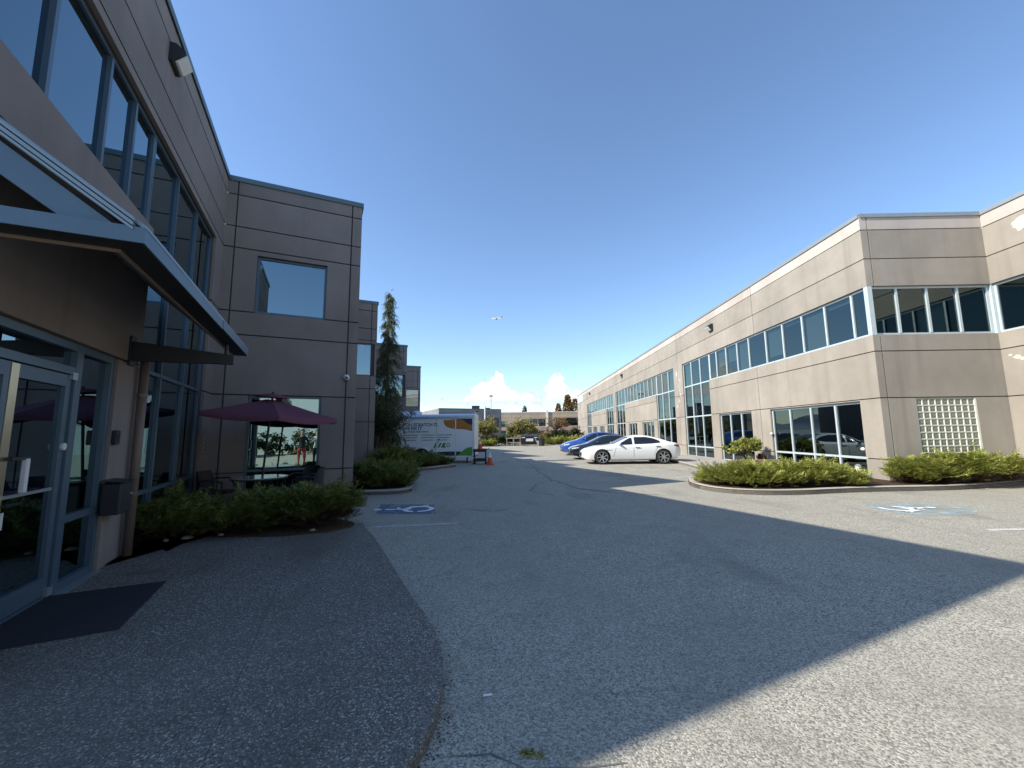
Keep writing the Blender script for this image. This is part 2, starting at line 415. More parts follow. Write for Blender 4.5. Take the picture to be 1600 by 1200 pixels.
# saw-cut joints split the walk into slabs
d1 = Vector((-1.83+2.9, 3.05-5.6, 0)).normalized()   # along the visible score line
jn = Vector((-d1.y, d1.x, 0)); c0 = jn.dot(Vector((-2.65, 5.0, 0)))
cuts = [(jn, c0), (jn, c0+1.9)]
pieces = [walk]
for (n_, c_) in cuts+[(d1, d1.dot(Vector((-2.2, 2.0, 0))))]:
    nxt = []
    for p in pieces:
        for kp in (1, -1):
            w = clip(p, n_, c_+.0013*kp, kp)
            if len(w) > 2: nxt.append(w)
    pieces = nxt
for p in pieces:
    part('slab', MB().prism(p, .002, .075), M_walk, wk)

# left planting beds
bed = [tuple(LP(-4.3, .02)[:2]), (-5.2, 5.48), (-4.55, 5.97), (-3.3, 5.99), (-2.75, 6.22), (-2.54, 6.5), (-2.58, 6.78), (-2.8, 7.0), (-3.2, 7.2), (-4.2, 7.0), (-5.3, 7.1), tuple(LP(-2.2, .02)[:2])]
struct('planting_bed', MB().prism(bed, .0, .09), M_soil, 'dark bark mulch bed by the entrance')
patio = [(-3.2, 7.22), (-4.2, 7.02), (-5.3, 7.12), tuple(LP(-2.2, .0)[:2]), tuple(LP(-.0, .0)[:2]), tuple(LP(0, 2.8)[:2]), (-3.35, 8.4)]
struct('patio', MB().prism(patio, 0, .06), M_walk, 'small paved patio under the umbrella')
def kerb(name, pts, w=.14, h=.12, mat=None, lab=None):
    mb = MB(); pts = [Vector((p[0], p[1], 0)) for p in pts]; L = []
    for i, p in enumerate(pts):
        d = (pts[min(i+1, len(pts)-1)]-pts[max(i-1, 0)]).normalized(); n = Vector((-d.y, d.x, 0)); L.append((p, n))
    prof = [(0, 0), (0, h-.03), (.03, h), (w, h), (w, 0)]
    vs = [p+n*a+Vector((0, 0, b)) for p, n in L for a, b in prof]; k = len(prof)
    fs = [(i*k+j, i*k+j+1, (i+1)*k+j+1, (i+1)*k+j) for i in range(len(L)-1) for j in range(k-1)]
    fs += [tuple(range(k)), tuple(reversed(range((len(L)-1)*k, len(L)*k)))]
    return struct(name, mb.add(vs, fs), mat or M_kerb, lab)
b2 = chaikin([(-4.0, 10.35), (-3.3, 10.4), (-2.85, 10.55), (-2.66, 10.95), (-2.8, 11.4), (-3.4, 12.6), (-4.6, 15.3), (-4.5, 15.7), (-3.77, 17.1), (-2.6, 18.9), (-2.75, 19.4), (-3.6, 20.2)])
kerb('kerb', b2, .15, .12, lab='low concrete kerb round the left shrub beds')
struct('planting_bed', MB().prism([(p.x, p.y) for p in b2][::1]+[(-6.5, 20.2), (-7.1, 20.0), (-5.3, 16.4), (-5.3, 13)], 0, .08), M_soil, 'mulch beds along the stepped left building')
# right island and walk
k1 = chaikin([(5.25, 12.4), (4.95, 11.7), (4.84, 11.08), (4.92, 10.35), (5.31, 9.9), (5.92, 9.65), (6.83, 9.66), (7.62, 9.86), (8.95, 10.04), (10.05, 10.07), (10.9, 10.15), (12.23, 10.47), (13.7, 11.0)])
kerb('kerb', k1, .15, .12, lab='pale concrete kerb round the right corner beds')
k2 = chaikin([(7.9, 75), (7.9, 40), (7.85, 22), (7.75, 19.4), (7.5, 17.2), (7.3, 16.2), (6.9, 15.0), (6.0, 13.4), (5.25, 12.4)], 1)
kerb('kerb', k2, .15, .12, lab='pale concrete kerb in front of the parked cars')
isl = [(p.x, p.y) for p in k2[:-1]]+[(p.x, p.y) for p in k1]+[tuple(RP(0, 0)[:2]), tuple(RP(64, 0)[:2])]
struct('walkway', MB().prism([(p[0], p[1]) for p in isl[::-1]], 0, .09), M_kerb, 'concrete walkway along the long beige building')
bedr = [(p.x-.0, p.y) for p in k1[2:]]+[(13.7, 11.2), tuple(RP(0, .03)[:2]), tuple(RP(3.2, .03)[:2]), (7.6, 13.6), (5.6, 12.4)]
struct('planting_bed', MB().prism([Vector((p[0], p[1], 0))*1 for p in bedr[::-1]], .0, .105), M_soil, 'mulch beds at the right building corner')

# painted bay lines and accessible bay symbols
M_line = NT('road_paint'); _n = M_line.noise(9, 5, .7)
M_line = M_line.set(M_line.mix(M_line.ramp(_n, [(.42, (0, 0, 0)), (.62, (1, 1, 1))]), (.62, .60, .54), (.36, .35, .32)), .8)
def worn(name, c, lo, hi):
    t = NT(name); nz = t.noise(3.0, 8, .75); f = t.ramp(nz, [(lo, (0, 0, 0)), (hi, (1, 1, 1))])
    t.set(t.mix(t.noise(30, 3), c, tuple(x*1.25 for x in c)), .85); tr = t.n('ShaderNodeBsdfTransparent'); ms = t.n('ShaderNodeMixShader')
    t.l(f, ms.inputs[0]); t.l(t.b.outputs[0], ms.inputs[1]); t.l(tr.outputs[0], ms.inputs[2]); t.l(ms.outputs[0], t.out.inputs[0]); return t.m
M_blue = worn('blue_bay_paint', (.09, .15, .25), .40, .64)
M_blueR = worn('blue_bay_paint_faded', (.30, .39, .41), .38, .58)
M_sym = worn('white_symbol_paint', (.66, .67, .66), .56, .80)
def strip(name, a, b, w, lab, z=.004):
    a = Vector((*a, z)); b = Vector((*b, z)); d = (b-a).normalized(); n = Vector((-d.y, d.x, 0))*w/2
    o = struct(name, MB().quad(a-n, b-n, b+n, a+n), M_line, lab); return o
strip('bay_line', (-2.36, 6.83), (-.95, 7.06), .07, 'white bay line beside the entrance walk')
strip('bay_line', (7.0, 6.21), (12, 6.35), .1, 'white bay line at the right edge')
strip('bay_line', (4.6, 16.05), (7.6, 16.9), .1, 'white bay line beside the white car')
strip('bay_line', (5.3, 13.5), (6.6, 13.95), .1, 'white bay line near the right island')
strip('bay_line', (4.2, 20.6), (7.7, 21.3), .1, 'white bay line between white and black cars')
strip('bay_line', (3.9, 24.2), (7.7, 25.0), .1, 'white bay line between black and blue cars')
def wheelchair(o, ang, sc, mat, parts):
    M = Matrix.Translation((o[0], o[1], .012)) @ Matrix.Rotation(ang, 4, 'Z') @ Matrix.Scale(sc, 4); mb = MB(M)
    def arc(c, r0, r1, a0, a1, n=28):
        for i in range(n):
            t0 = R(a0+(a1-a0)*i/n); t1 = R(a0+(a1-a0)*(i+1)/n)
            mb.quad(*[(c[0]+r*math.cos(t), c[1]+r*math.sin(t), 0) for r, t in ((r0, t0), (r1, t0), (r1, t1), (r0, t1))])
    def bar(a, b, w=.12):
        a = Vector((*a, .0006)); b = Vector((*b, .0006)); d = (b-a).normalized(); n = Vector((-d.y, d.x, 0))*w/2; mb.quad(a-n, b-n, b+n, a+n)
    arc((0, 0), .25, .37, *parts[0])
    if parts[1]:
        bar((-.05, .78), (-.02, .28)); bar((-.06, .25), (.28, .25)); bar((.28, .29), (.40, -.12)); bar((.39, -.10), (.52, -.06)); bar((-.06, .52), (.22, .52), .07)
        arc((-.06, .95), .0, .1, 0, 360, 14)
    return mb
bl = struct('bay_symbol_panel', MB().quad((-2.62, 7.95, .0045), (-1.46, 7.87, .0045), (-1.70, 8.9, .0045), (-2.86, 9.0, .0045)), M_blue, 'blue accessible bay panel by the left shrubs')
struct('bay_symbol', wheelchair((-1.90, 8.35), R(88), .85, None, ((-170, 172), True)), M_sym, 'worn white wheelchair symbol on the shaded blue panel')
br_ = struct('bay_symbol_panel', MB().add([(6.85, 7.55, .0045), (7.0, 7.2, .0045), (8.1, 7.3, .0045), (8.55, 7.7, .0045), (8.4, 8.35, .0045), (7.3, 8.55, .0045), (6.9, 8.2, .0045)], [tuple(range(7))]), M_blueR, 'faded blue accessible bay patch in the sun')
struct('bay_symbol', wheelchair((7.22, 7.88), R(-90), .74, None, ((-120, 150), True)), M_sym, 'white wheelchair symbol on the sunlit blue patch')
# cracks and oil marks
M_crack = plain('crack_tar', (.14, .135, .125), .8)
def crack(pts, w, lab):
    P = []; pts = [Vector((*p, .0035)) for p in pts]
    for a, b in zip(pts[:-1], pts[1:]):
        n = max(2, int((b-a).length/.25))
        for i in range(n): P.append(a.lerp(b, i/n)+Vector((random.gauss(0, .04), random.gauss(0, .05), 0)))
    P.append(pts[-1]); mb = MB()
    for i in range(len(P)-1):
        a, b = P[i], P[i+1]; d = (b-a).normalized(); n = Vector((-d.y, d.x, 0))
        w0 = w*(.35+.65*abs(math.sin(i*1.7))); w1 = w*(.35+.65*abs(math.sin((i+1)*1.7)))
        mb.quad(a-n*w0, b-n*w1, b+n*w1, a+n*w0)
    struct('asphalt_crack', mb, M_crack, lab)
crack([(-.1, 27.5), (.3, 23), (.9, 19.5), (1.0, 16), (1.25, 13.2), (1.7, 11.2), (2.3, 10.5), (2.9, 10.7)], .035, 'long wandering crack down the middle of the lot')
crack([(1.25, 13.2), (.6, 12.0), (.5, 10.6), (1.0, 9.9)], .03, 'branching crack in the shaded asphalt')
crack([(1.7, 11.2), (2.6, 10.2), (3.5, 9.9)], .025, 'short crack near the shadow tip')
crack([(-1.0, 8.3), (-.5, 8.15), (-.1, 8.25)], .03, 'small crack beside the blue panel')
crack([(-.35, 2.05), (.1, 2.09), (.5, 2.04)], .005, 'thin crack across the near asphalt')

# ------------------------------------------------------------------ building kit
def grid_panel(mb, s0, s1, z0, z1, ops, d0, d1, ends=(True, True), sides=True):
    """front face at depth d0 with holes, returns to d1; mb has a facade frame"""
    ss = sorted({s0, s1, *[min(max(v, s0), s1) for o in ops for v in o[:2]]}); zz = sorted({z0, z1, *[min(max(v, z0), z1) for o in ops for v in o[2:4]]})
    fill = {}
    for i in range(len(ss)-1):
        for j in range(len(zz)-1):
            cs, cz = (ss[i]+ss[i+1])/2, (zz[j]+zz[j+1])/2
            fill[i, j] = not any(o[0] < cs < o[1] and o[2] < cz < o[3] for o in ops)
    if not any(fill.values()): return []
    ni, nj = len(ss)-1, len(zz)-1; comp = {}; out = []
    for k0 in fill:
        if not fill[k0] or k0 in comp: continue
        st = [k0]; comp[k0] = len(out)
        while st:
            i, j = st.pop()
            for k in ((i+1, j), (i-1, j), (i, j+1), (i, j-1)):
                if fill.get(k) and k not in comp: comp[k] = len(out); st.append(k)
        out.append(MB(mb.F))
    for (i, j), f in fill.items():
        if not f: continue
        mb = out[comp[i, j]]
        a, b, c, d = ss[i], ss[i+1], zz[j], zz[j+1]
        mb.quad((a, d0, c), (b, d0, c), (b, d0, d), (a, d0, d))
        if not sides: continue
        for di, dj, e in ((-1, 0, ((a, c), (a, d))), (1, 0, ((b, d), (b, c))), (0, -1, ((b, c), (a, c))), (0, 1, ((a, d), (b, d)))):
            k = (i+di, j+dj)
            if fill.get(k, False): continue
            if i+di < 0 and not ends[0]: continue
            if i+di >= ni and not ends[1]: continue
            (p, q_), (r, t) = e
            mb.quad((p, d0, q_), (r, d0, t), (r, d1, t), (p, d1, q_))
    return out
JG = .014
def facade(root, O, ang, side, L, top, zj, sj, ops, mat, topmat=None, inset=(.05, .05), z0=-.05, ends=(False, False)):
    F = frame_at(O, ang, side)
    for cm_ in grid_panel(MB(F), inset[0], L-inset[1], z0, top-.02, ops, -.05, -.22): part('wall', cm_, M_core, root)
    S = [0]+sorted(sj)+[L]; Z = [z0]+sorted(zj)+[top]
    for i in range(len(S)-1):
        for j in range(len(Z)-1):
            a = S[i]+(JG if i else 0); b = S[i+1]-(JG if i < len(S)-2 else 0)
            c = Z[j]+(JG if j else 0); d = Z[j+1]-(JG if j < len(Z)-2 else 0)
            oo = [o for o in ops if o[0] < b and o[1] > a and o[2] < d and o[3] > c]
            for mb in grid_panel(MB(F), a, b, c, d, oo, 0, -.049, (i > 0 or ends[0], i < len(S)-2 or ends[1])):
                part('wall_panel', mb, topmat if (topmat and j == len(Z)-2) else mat, root)
    return F
def window(root, F, op, ms, zs, fm, gm, bw=.05, d=-.075, blinds=None, label=None, skip=()):
    """frame with mullions at ms, transoms at zs; a pane in every light"""
    s0, s1, z0, z1 = op; mb = MB(F); g = .003
    s0 += g; s1 -= g; z0 += g; z1 -= g
    mb.box((s0, d-.06, z0), (s0+bw, d, z1)); mb.box((s1-bw, d-.06, z0), (s1, d, z1))
    mb.box((s0+bw, d-.06, z0), (s1-bw, d, z0+bw)); mb.box((s0+bw, d-.06, z1-bw), (s1-bw, d, z1))
    for m_ in ms: mb.box((m_-bw/2, d-.058, z0+bw), (m_+bw/2, d+.012, z1-bw))
    S = [s0+bw/2]+sorted(ms)+[s1-bw/2]; Z = [z0+bw/2]+sorted(zs)+[z1-bw/2]
    for z in zs:
        for i in range(len(S)-1): mb.box((S[i]+bw/2, d-.056, z-bw/2), (S[i+1]-bw/2, d+.006, z+bw/2))
    w = part('window', mb, fm, root)
    if label: w['label'] = label
    for i in range(len(S)-1):
        for j in range(len(Z)-1):
            if (i, j) in skip: continue
            p = MB(F); a, b, c, e = S[i]+bw/2-.005, S[i+1]-bw/2+.005, Z[j]+bw/2-.005, Z[j+1]-bw/2+.005
            t = random.gauss(0, .0012); u = random.gauss(0, .0012)
            p.quad((a, d-.03+t, c), (b, d-.03-t, c), (b, d-.03-t+u, e), (a, d-.03+t+u, e))
            part('pane', p, gm, w, fix=False)
            if blinds:
                hgt = blinds(i, j)
                if hgt > 0:
                    q_ = MB(F); zb = e-(e-c)*hgt
                    q_.box((a+.02, d-.12, zb), (b-.02, d-.115, e-.002)); q_.box((a+.02, d-.128, zb-.025), (b-.02, d-.108, zb))
                    part('blind', q_, M_blind, w)
    return w
def cap(root, F, L, z, mat, over=.03, h=.09, inn=.3, ends=(0, 0)):
    mb = MB(F); mb.box((-ends[0], -inn, z), (L+ends[1], over, z+.025)); mb.box((-ends[0], over-.012, z-h), (L+ends[1], over+.002, z+.001))
    part('parapet_cap', mb, mat, root)
def wall_lamp(F, s, z, label, group, sc=1.0):
    t = thing('wall_lamp', label, 'wall lamp', F @ Vector((s, 0, z)), 0, group)
    M = F.to_3x3().to_4x4() @ Matrix.Scale(sc, 4)
    h = MB(M); h.extr([(-.2, .002, .18), (-.2, .10, .18), (-.2, .24, .06), (-.2, .24, .02), (-.2, .06, -.17), (-.2, .002, -.17)], (.4, 0, 0)); part('housing', h, M_dark, t)
    l = MB(M); l.extr([(-.165, .262, .0), (-.165, .255, .03), (-.165, .09, -.155), (-.165, .13, -.15)], (.33, 0, 0)); part('lens', l, M_lens, t)
    return t
t = NT('lamp_lens'); M_lens = t.set(t.mix(t.noise(30, 4), (.62, .62, .58), (.8, .8, .77)), .25)

# ------------------------------------------------------------------ left stepped building
LB = absroot(thing('office_building', 'dark taupe stepped concrete office building in shade on the left', 'building', PL))
S0 = -7.30                                             # near corner of the entrance facade
Q1 = PL+Vector((math.cos(aL), -math.sin(aL), 0))*2.875
J = [.72, 2.40, 3.74, 4.27, 5.74, 6.24, 7.0]
# entrance facade, s measured from S0
e = -S0
ops0 = [(e-3.85, e-.64, .0, 5.62), (.15, e-3.85, 4.27, 5.62), (e-7.0, e-4.46, .08, 2.40)]
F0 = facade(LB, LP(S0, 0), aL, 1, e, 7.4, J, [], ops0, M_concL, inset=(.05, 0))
bl0 = lambda i, j: 0
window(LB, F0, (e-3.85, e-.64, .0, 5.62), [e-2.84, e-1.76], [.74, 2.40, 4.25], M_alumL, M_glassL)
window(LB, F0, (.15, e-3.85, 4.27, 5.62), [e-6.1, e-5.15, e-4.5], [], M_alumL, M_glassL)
# box fronts and their right returns
corner = [(PL, Q1, 7.4)]
C2 = Vector((-5.60, 16.5, 0)); C3 = Vector((-6.30, 24.0, 0)); C4 = Vector((-7.06, 31.0, 0))
tops = [7.4, 7.02, 6.82, 6.70]
tip = [Q1, C2, C3, C4]
def inter(p, c):   # return from tip p along uL meets the front through c along -nL
    dlt = c-p; return p+uL*dlt.dot(uL)
starts = [PL]+[inter(tip[i], tip[i+1]) for i in range(3)]
for k in range(4):
    a, b, tp = starts[k], tip[k], tops[k]; W = (b-a).length; sh = tp-7.4
    jj = [z+sh for z in J]
    w0, w1 = W-2.22, W-.755
    hi = (w0, w1 if k == 0 else W-.08, 4.27+sh, 5.62+sh); lo = (w0, w1, max(.0, .02+sh), 2.40+sh)
    vj = [W-.23]+([W-2.55] if W > 2.9 and k else [.2])
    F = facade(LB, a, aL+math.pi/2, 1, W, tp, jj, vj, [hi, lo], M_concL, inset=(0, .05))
    window(LB, F, hi, [], [], M_alumL, M_glassL); window(LB, F, lo, [], [.74+sh], M_alumL, M_glassM)
    cap(LB, F, W, tp, M_capL, ends=(0, .03))
    if k == 0: FB1 = F
    if k < 3:
        L = (starts[k+1]-b).length
        o = [(.8, L-.75, 4.27+sh, 5.62+sh), (1.6, L-1.2, .1, 2.40+sh)]
        F = facade(LB, b, aL, 1, L, tp, jj, [L/2], o, M_concL, inset=(.05, 0))
        n = 6; window(LB, F, o[0], [.8+(L-1.55)*i/n for i in range(1, n)], [], M_alumL, M_glassL)
        n = 4; window(LB, F, o[1], [1.6+(L-2.8)*i/n for i in range(1, n)], [.74+sh], M_alumL, M_glassL)
        cap(LB, F, L, tp, M_capL)
cap(LB, F0, e, 7.4, M_capL, ends=(.03, 0))
# front of the near box (beside and behind the camera position)
Fb = facade(LB, LP(S0, -9, 0), aL+math.pi/2, 1, 9, 7.4, J, [3, 6], [(1, 8, 4.27, 5.62), (1, 8, .1, 2.4)], M_concL, inset=(0, .05))
window(LB, Fb, (1, 8, 4.27, 5.62), [2.2, 3.4, 4.5, 5.6, 6.8], [], M_alumL, M_glassL)
window(LB, Fb, (1, 8, .1, 2.4), [2.2, 3.4, 4.5, 5.6, 6.8], [.74], M_alumL, M_glassL)
cap(LB, Fb, 9, 7.4, M_capL)
# roof decks, floor slabs and back walls keep the inside dark
rf = MB(); fl = MB()
inset_pts = [LP(S0+.24, -9), LP(S0+.24, -.24)]
for k in range(4):
    inset_pts += [starts[k]+uL*.24-nL*.24, tip[k]-nL*.24+uL*.24]
inset_pts += [tip[3]+uL*26-nL*.24, tip[3]+uL*26-nL*14]  # unseen stretch past the last box, added to darken reflections opposite
rf.prism([(p.x, p.y) for p in inset_pts], 6.28, 6.34); fl.prism([(p.x, p.y) for p in inset_pts], 3.35, 3.6)
part('roof', rf, M_roof, LB); part('floor_slab', fl, M_int, LB)
bw_ = MB(); A = [LP(S0+.1, -9), LP(S0+.1, -9)+Vector((-6, 3, 0)), tip[3]+uL*26-nL*14, tip[3]+uL*26-nL*.1]
for a, b in zip(A[:-1], A[1:]): bw_.quad((a.x, a.y, -.05), (b.x, b.y, -.05), (b.x, b.y, 6.6), (a.x, a.y, 6.6))
part('rear_wall', bw_, M_concL, LB, fix=False)
bw2 = MB(); a = tip[3]; b = tip[3]+uL*26; bw2.quad((a.x, a.y, 0), (b.x, b.y, 0), (b.x, b.y, 6.7), (a.x, a.y, 6.7)); part('side_wall', bw2, M_concL, LB, fix=False)  # unseen wall, lengthened to block bright reflections in the beige building's windows

# entrance door set
E0 = e
op = (e-7.0, e-4.46, .08, 2.40); d = -.03
w = MB(F0); bw = .07
for s in (e-7.0+.003, e-5.18-.055, e-4.46-bw-.003): w.box((s, d-.1, .083), (s+(.11 if abs(s-(e-5.235)) < .01 else bw), d, 2.397))
for (a, b) in ((e-6.925, e-5.24), (e-5.12, e-4.535)):
    w.box((a, d-.098, 2.33), (b, d-.002, 2.396)); w.box((a, d-.098, 2.10 if a < e-6 else .70), (b, d-.002, 2.17 if a < e-6 else .77)); w.box((a, d-.098, .084), (b, d-.002, .16 if a > e-6 else .105))
dset = part('door_frame', w, M_alumL, LB)
for (a, b, c, z) in ((e-6.93, e-5.24, 2.165, 2.335), (e-5.13, e-4.53, .765, 2.335), (e-5.13, e-4.53, .155, .705)):
    part('pane', MB(F0).quad((a, d-.05, c), (b, d-.05, c), (b, d-.05, z), (a, d-.05, z)), M_glassL, dset, fix=False)
for (a, b, tilt) in ((e-6.915, e-6.075, 0), (e-6.065, e-5.245, 0)):
    f = MB(F0); y0, y1 = d-.075, d-.02
    f.box((a, y0, .11), (a+.075, y1, 2.09)); f.box((b-.085, y0, .11), (b, y1, 2.09)); f.box((a+.075, y0, .11), (b-.085, y1, .27)); f.box((a+.075, y0, 1.98), (b-.085, y1, 2.09))
    dr = part('door', f, M_alumL, LB)
    part('pane', MB(F0).quad((a+.07, d-.05, .265), (b-.08, d-.05, .265), (b-.08, d-.05, 1.985), (a+.07, d-.05, 1.985)), M_glassL, dr, fix=False)
    if b > e-6:
        st_ = MB(F0); st_.box((a-.03, y1+.001, .16), (a+.062, y1+.006, 2.085)); o = part('astragal_plate', st_, M_brass, dr); o['label'] = 'brushed metal strip down the meeting edge'
        h = MB(F0); h.box((a+.04, y1, 1.04), (a+.66, y1+.022, 1.065)); part('push_bar', h, M_steel, dr)
        h = MB(F0); h.bbox((a+.185, y1+.024, 1.07), (a+.225, y1+.062, 1.34), .006); part('door_handle', h, M_white, dr)
        h = MB(F0); h.bbox((a+.03, y1+.024, 1.33), (a+.24, y1+.05, 1.36), .004); h.bbox((a+.03, y1+.024, .98), (a+.2, y1+.05, 1.0), .004); part('pull_bracket', h, M_black, dr)
        h = MB(F0); h.box((a+.07, y1-.026, .80), (a+.16, y1-.022, .93)); part('sticker', h, M_white, dr)
        h = MB(F0); h.box((b-.05, y1, 2.05), (b+.03, y1+.03, 2.12)); part('pivot_hinge', h, M_steel, dr); h = MB(F0); h.box((b-.06, y1, .10), (b+.02, y1+.03, .17)); part('pivot_hinge', h, M_steel, dr)
        h = MB(F0); h.lathe([(.001, 0), (.035, 0), (.035, .02), (.001, .022)], (b-.03, y1, 1.42), 14, 'y'); part('lock_cylinder', h, M_white, dr)
th = MB(F0); th.box((e-7.0, -.16, .076), (e-4.46, .06, .081)); part('threshold', th, M_steel, LB)
# things on the entrance facade
mbx = thing('letter_box', 'dark metal letter box on the wall beside the entrance door', 'letter box', F0 @ Vector((e-4.40, .0, .66)))
h = MB(F0.to_3x3().to_4x4()); h.bbox((-.16, .002, 0), (.16, .17, .34), .012); part('body', h, M_dark, mbx)
h = MB(F0.to_3x3().to_4x4()); h.extr([(-.17, .0, .365), (-.17, .19, .342), (-.17, .19, .352), (-.17, .0, .377)], (.34, 0, 0)); part('lid', h, M_dark, mbx)
h = MB(F0.to_3x3().to_4x4()); h.lathe([(.001, 0), (.014, 0), (.014, .012), (.001, .014)], (.10, .17, .2), 10, 'y'); part('lock', h, M_steel, mbx)
kp = thing('keypad', 'small black keypad beside the door jamb above the letter box', 'keypad', F0 @ Vector((e-4.40, .0, 1.50)))
h = MB(F0.to_3x3().to_4x4()); h.bbox((-.05, .002, -.08), (.05, .05, .08), .008); part('case', h, M_black, kp)
h = MB(F0.to_3x3().to_4x4())
for i in range(3):
    for j in range(4): h.box((-.03+i*.022, .0505, -.05+j*.024), (-.014+i*.022, .054, -.034+j*.024))
part('button', h, M_dark, kp)
dp = thing('downspout', 'brown downspout pipe beside the entrance wall', 'downspout', F0 @ Vector((e-3.93, .075, 0)))
h = MB(); h.tube([(0, 0, .07), (0, 0, 2.52)], .048, 12); part('pipe', h, M_brown, dp, True)
h = MB(); 
for z in (.8, 2.0): h.lathe([(.05, 0), (.056, 0), (.056, .04), (.05, .04)], (0, 0, z), 12)
part('bracket', h, M_brown, dp)
wall_lamp(F0, e-3.80, 6.84, 'boxy wall pack lamp high on the near left facade', 'wall pack lamps', .78)
sn = thing('unit_number_sign', 'stacked grey unit number plates beside the left patio window', 'sign', F0 @ Vector((e-.36, .0, .98)))
for i in range(3):
    h = MB(F0.to_3x3().to_4x4())
    if i == 0:
        for (a, b) in (((-.06, 0), (-.03, .14)), ((.03, 0), (.06, .14)), ((-.03, 0), (.03, .03)), ((-.03, .11), (.03, .14))): h.box((a[0], .002, a[1]), (b[0], .014, b[1]))
    else:
        for (a, b) in (((-.06, .11), (.05, .14)), ((-.06, .0), (-.03, .11)), ((-.03, .0), (.05, .03))): h.box((a[0], .002, a[1]+.19*i), (b[0], .014, b[1]+.19*i))
    part('digit', h, M_steel, sn)
sc_ = thing('security_camera', 'white dome security camera on the front of the first box', 'camera', FB1 @ Vector((2.645, 0, 2.88)))
h = MB(FB1.to_3x3().to_4x4()); h.lathe([(.001, .001), (.07, .001), (.07, .05), (.055, .06), (.001, .06)], (0, 0, 0), 16, 'y'); part('mount', h, M_white, sc_, True)
h = MB(FB1.to_3x3().to_4x4()); h.sphere((0, .10, -.01), .062, n=16); part('dome', h, M_white, sc_, True)
h = MB(FB1.to_3x3().to_4x4()); h.lathe([(.001, 0), (.026, 0), (.03, .015), (.001, .02)], (0, .147, -.02), 14, 'y'); part('camera_lens', h, M_black, sc_)
h = MB(FB1); h.tube([(2.645, .012, 2.85), (2.645, .012, .1)], .009, 6); cj = part('cable_conduit', h, M_dark); tag(cj, 'thin dark cable conduit under the dome camera', 'conduit')

# canopy over the entrance: pitched sheet, blue grey fascia, two cantilever arms
D = 1.08; M_soff = plain('soffit_grey', (.13, .125, .12), .8)
CN = absroot(thing('entrance_canopy', 'blue grey metal entrance canopy sloping out from the near left facade', 'canopy', LP(-5.8, 0, 2.6)))
zf0, zf1 = 2.70, 2.80; fn_, ff_ = -7.36, -3.34
Fc = frame_at(LP(0, 0), aL, 1)
h = MB(Fc); h.box((fn_, D-.012, zf0), (-5.11, D, zf1)); part('fascia', h, M_alumL, CN)
h = MB(Fc); h.box((-5.10, D-.010, zf0+.004), (ff_, D+.004, zf1+.006)); part('fascia', h, M_alumL, CN)
h = MB(Fc); h.box((fn_-.012, .02, zf0), (fn_, D, zf1)); part('end_fascia', h, M_alumL, CN)
h = MB(Fc); h.box((fn_, .02, zf0+.002), (fn_+.16, D-.013, zf0+.012)); h.box((fn_+.16, D-.17, zf0+.002), (ff_, D-.013, zf0+.012)); part('rim_soffit', h, M_black, CN)
h = MB(Fc); h.box((fn_+.162, D-.185, zf0-.018), (ff_, D-.171, zf0+.012)); h.box((fn_+.162, .02, zf0-.018), (fn_+.176, D-.186, zf0+.012)); part('rim_trim', h, M_brown, CN)
sl_ = .74; rz = zf1-.01
def rake(dd): return rz+(D-dd)*sl_
h = MB(Fc); h.extr([(fn_+.02, D, rz), (fn_+.02, .02, rake(.02)), (fn_+.02, .02, rake(.02)+.03), (fn_+.02, D, rz+.03)], (ff_-fn_-.02, 0, 0)); part('roof_sheet', h, M_rake, CN)
h = MB(Fc)
for k, (o0, o1) in enumerate(((.0, .022), (.03, .055), (.062, .08))):
    h.extr([(fn_-.035+.008*k, D-.06, rz+.02-o0+.045), (fn_-.035+.008*k, .0+.02, rake(.08)-o0+.045), (fn_-.035+.008*k, .02, rake(.08)-o1+.045), (fn_-.035+.008*k, D-.06, rz+.02-o1+.045)], (.05, 0, 0))
part('rake_channel', h, M_rake, CN)
h = MB(Fc); h.extr([(fn_+.03, D-.10, rz-.03), (fn_+.03, .02, rake(.02)-.10), (fn_+.03, .02, rake(.02)-.29), (fn_+.03, D-.33, rz-.04)], (.05, 0, 0)); part('end_rafter', h, M_alumL, CN)
for i in range(8):
    s = fn_+.25+i*(ff_-fn_-.3)/8
    h = MB(Fc); h.extr([(s, D-.19, rz-.075), (s, .02, rake(.02)-.12), (s, .02, rake(.02)-.03), (s, D-.19, rz+.10)], (.33, 0, 0)); part('soffit_board', h, M_soff, CN)
for s in (-4.2,):
    h = MB(Fc); h.extr([(s, .0, 2.42), (s, D-.03, 2.44), (s, D-.03, 2.56), (s, .0, 2.66)], (.07, 0, 0)); h.box((s-.04, .001, 2.36), (s+.11, .025, 2.72))
    h.tube([(s+.035, D-.12, 2.54), (s+.035, D-.12, 2.70)], .022, 8); part('support_arm', h, M_dark, CN)

# door mat and small paver by the door
mt = [(-3.44, 4.20), (-2.96, 3.22), (-3.55, 2.92), (-3.95, 2.86), (-4.28, 3.62), (-4.18, 3.86)]
M_mat = NT('rubber_mat'); _n = M_mat.noise(180, 3); M_mat.bump(_n, .6, .01); M_mat = M_mat.set(M_mat.mix(_n, (.028, .029, .032), (.06, .062, .068)), .95, spec=.1)
o = part('door_mat', MB().prism(mt, .076, .090), M_mat); tag(o, 'large dark grey door mat in front of the glass entrance', 'door mat')
o = part('floor_plate', MB().prism([(-4.05, 4.42), (-3.72, 4.52), (-3.76, 4.62), (-4.09, 4.52)], .0755, .083), M_brown); tag(o, 'small rectangular metal floor plate near the door mat', 'floor plate')
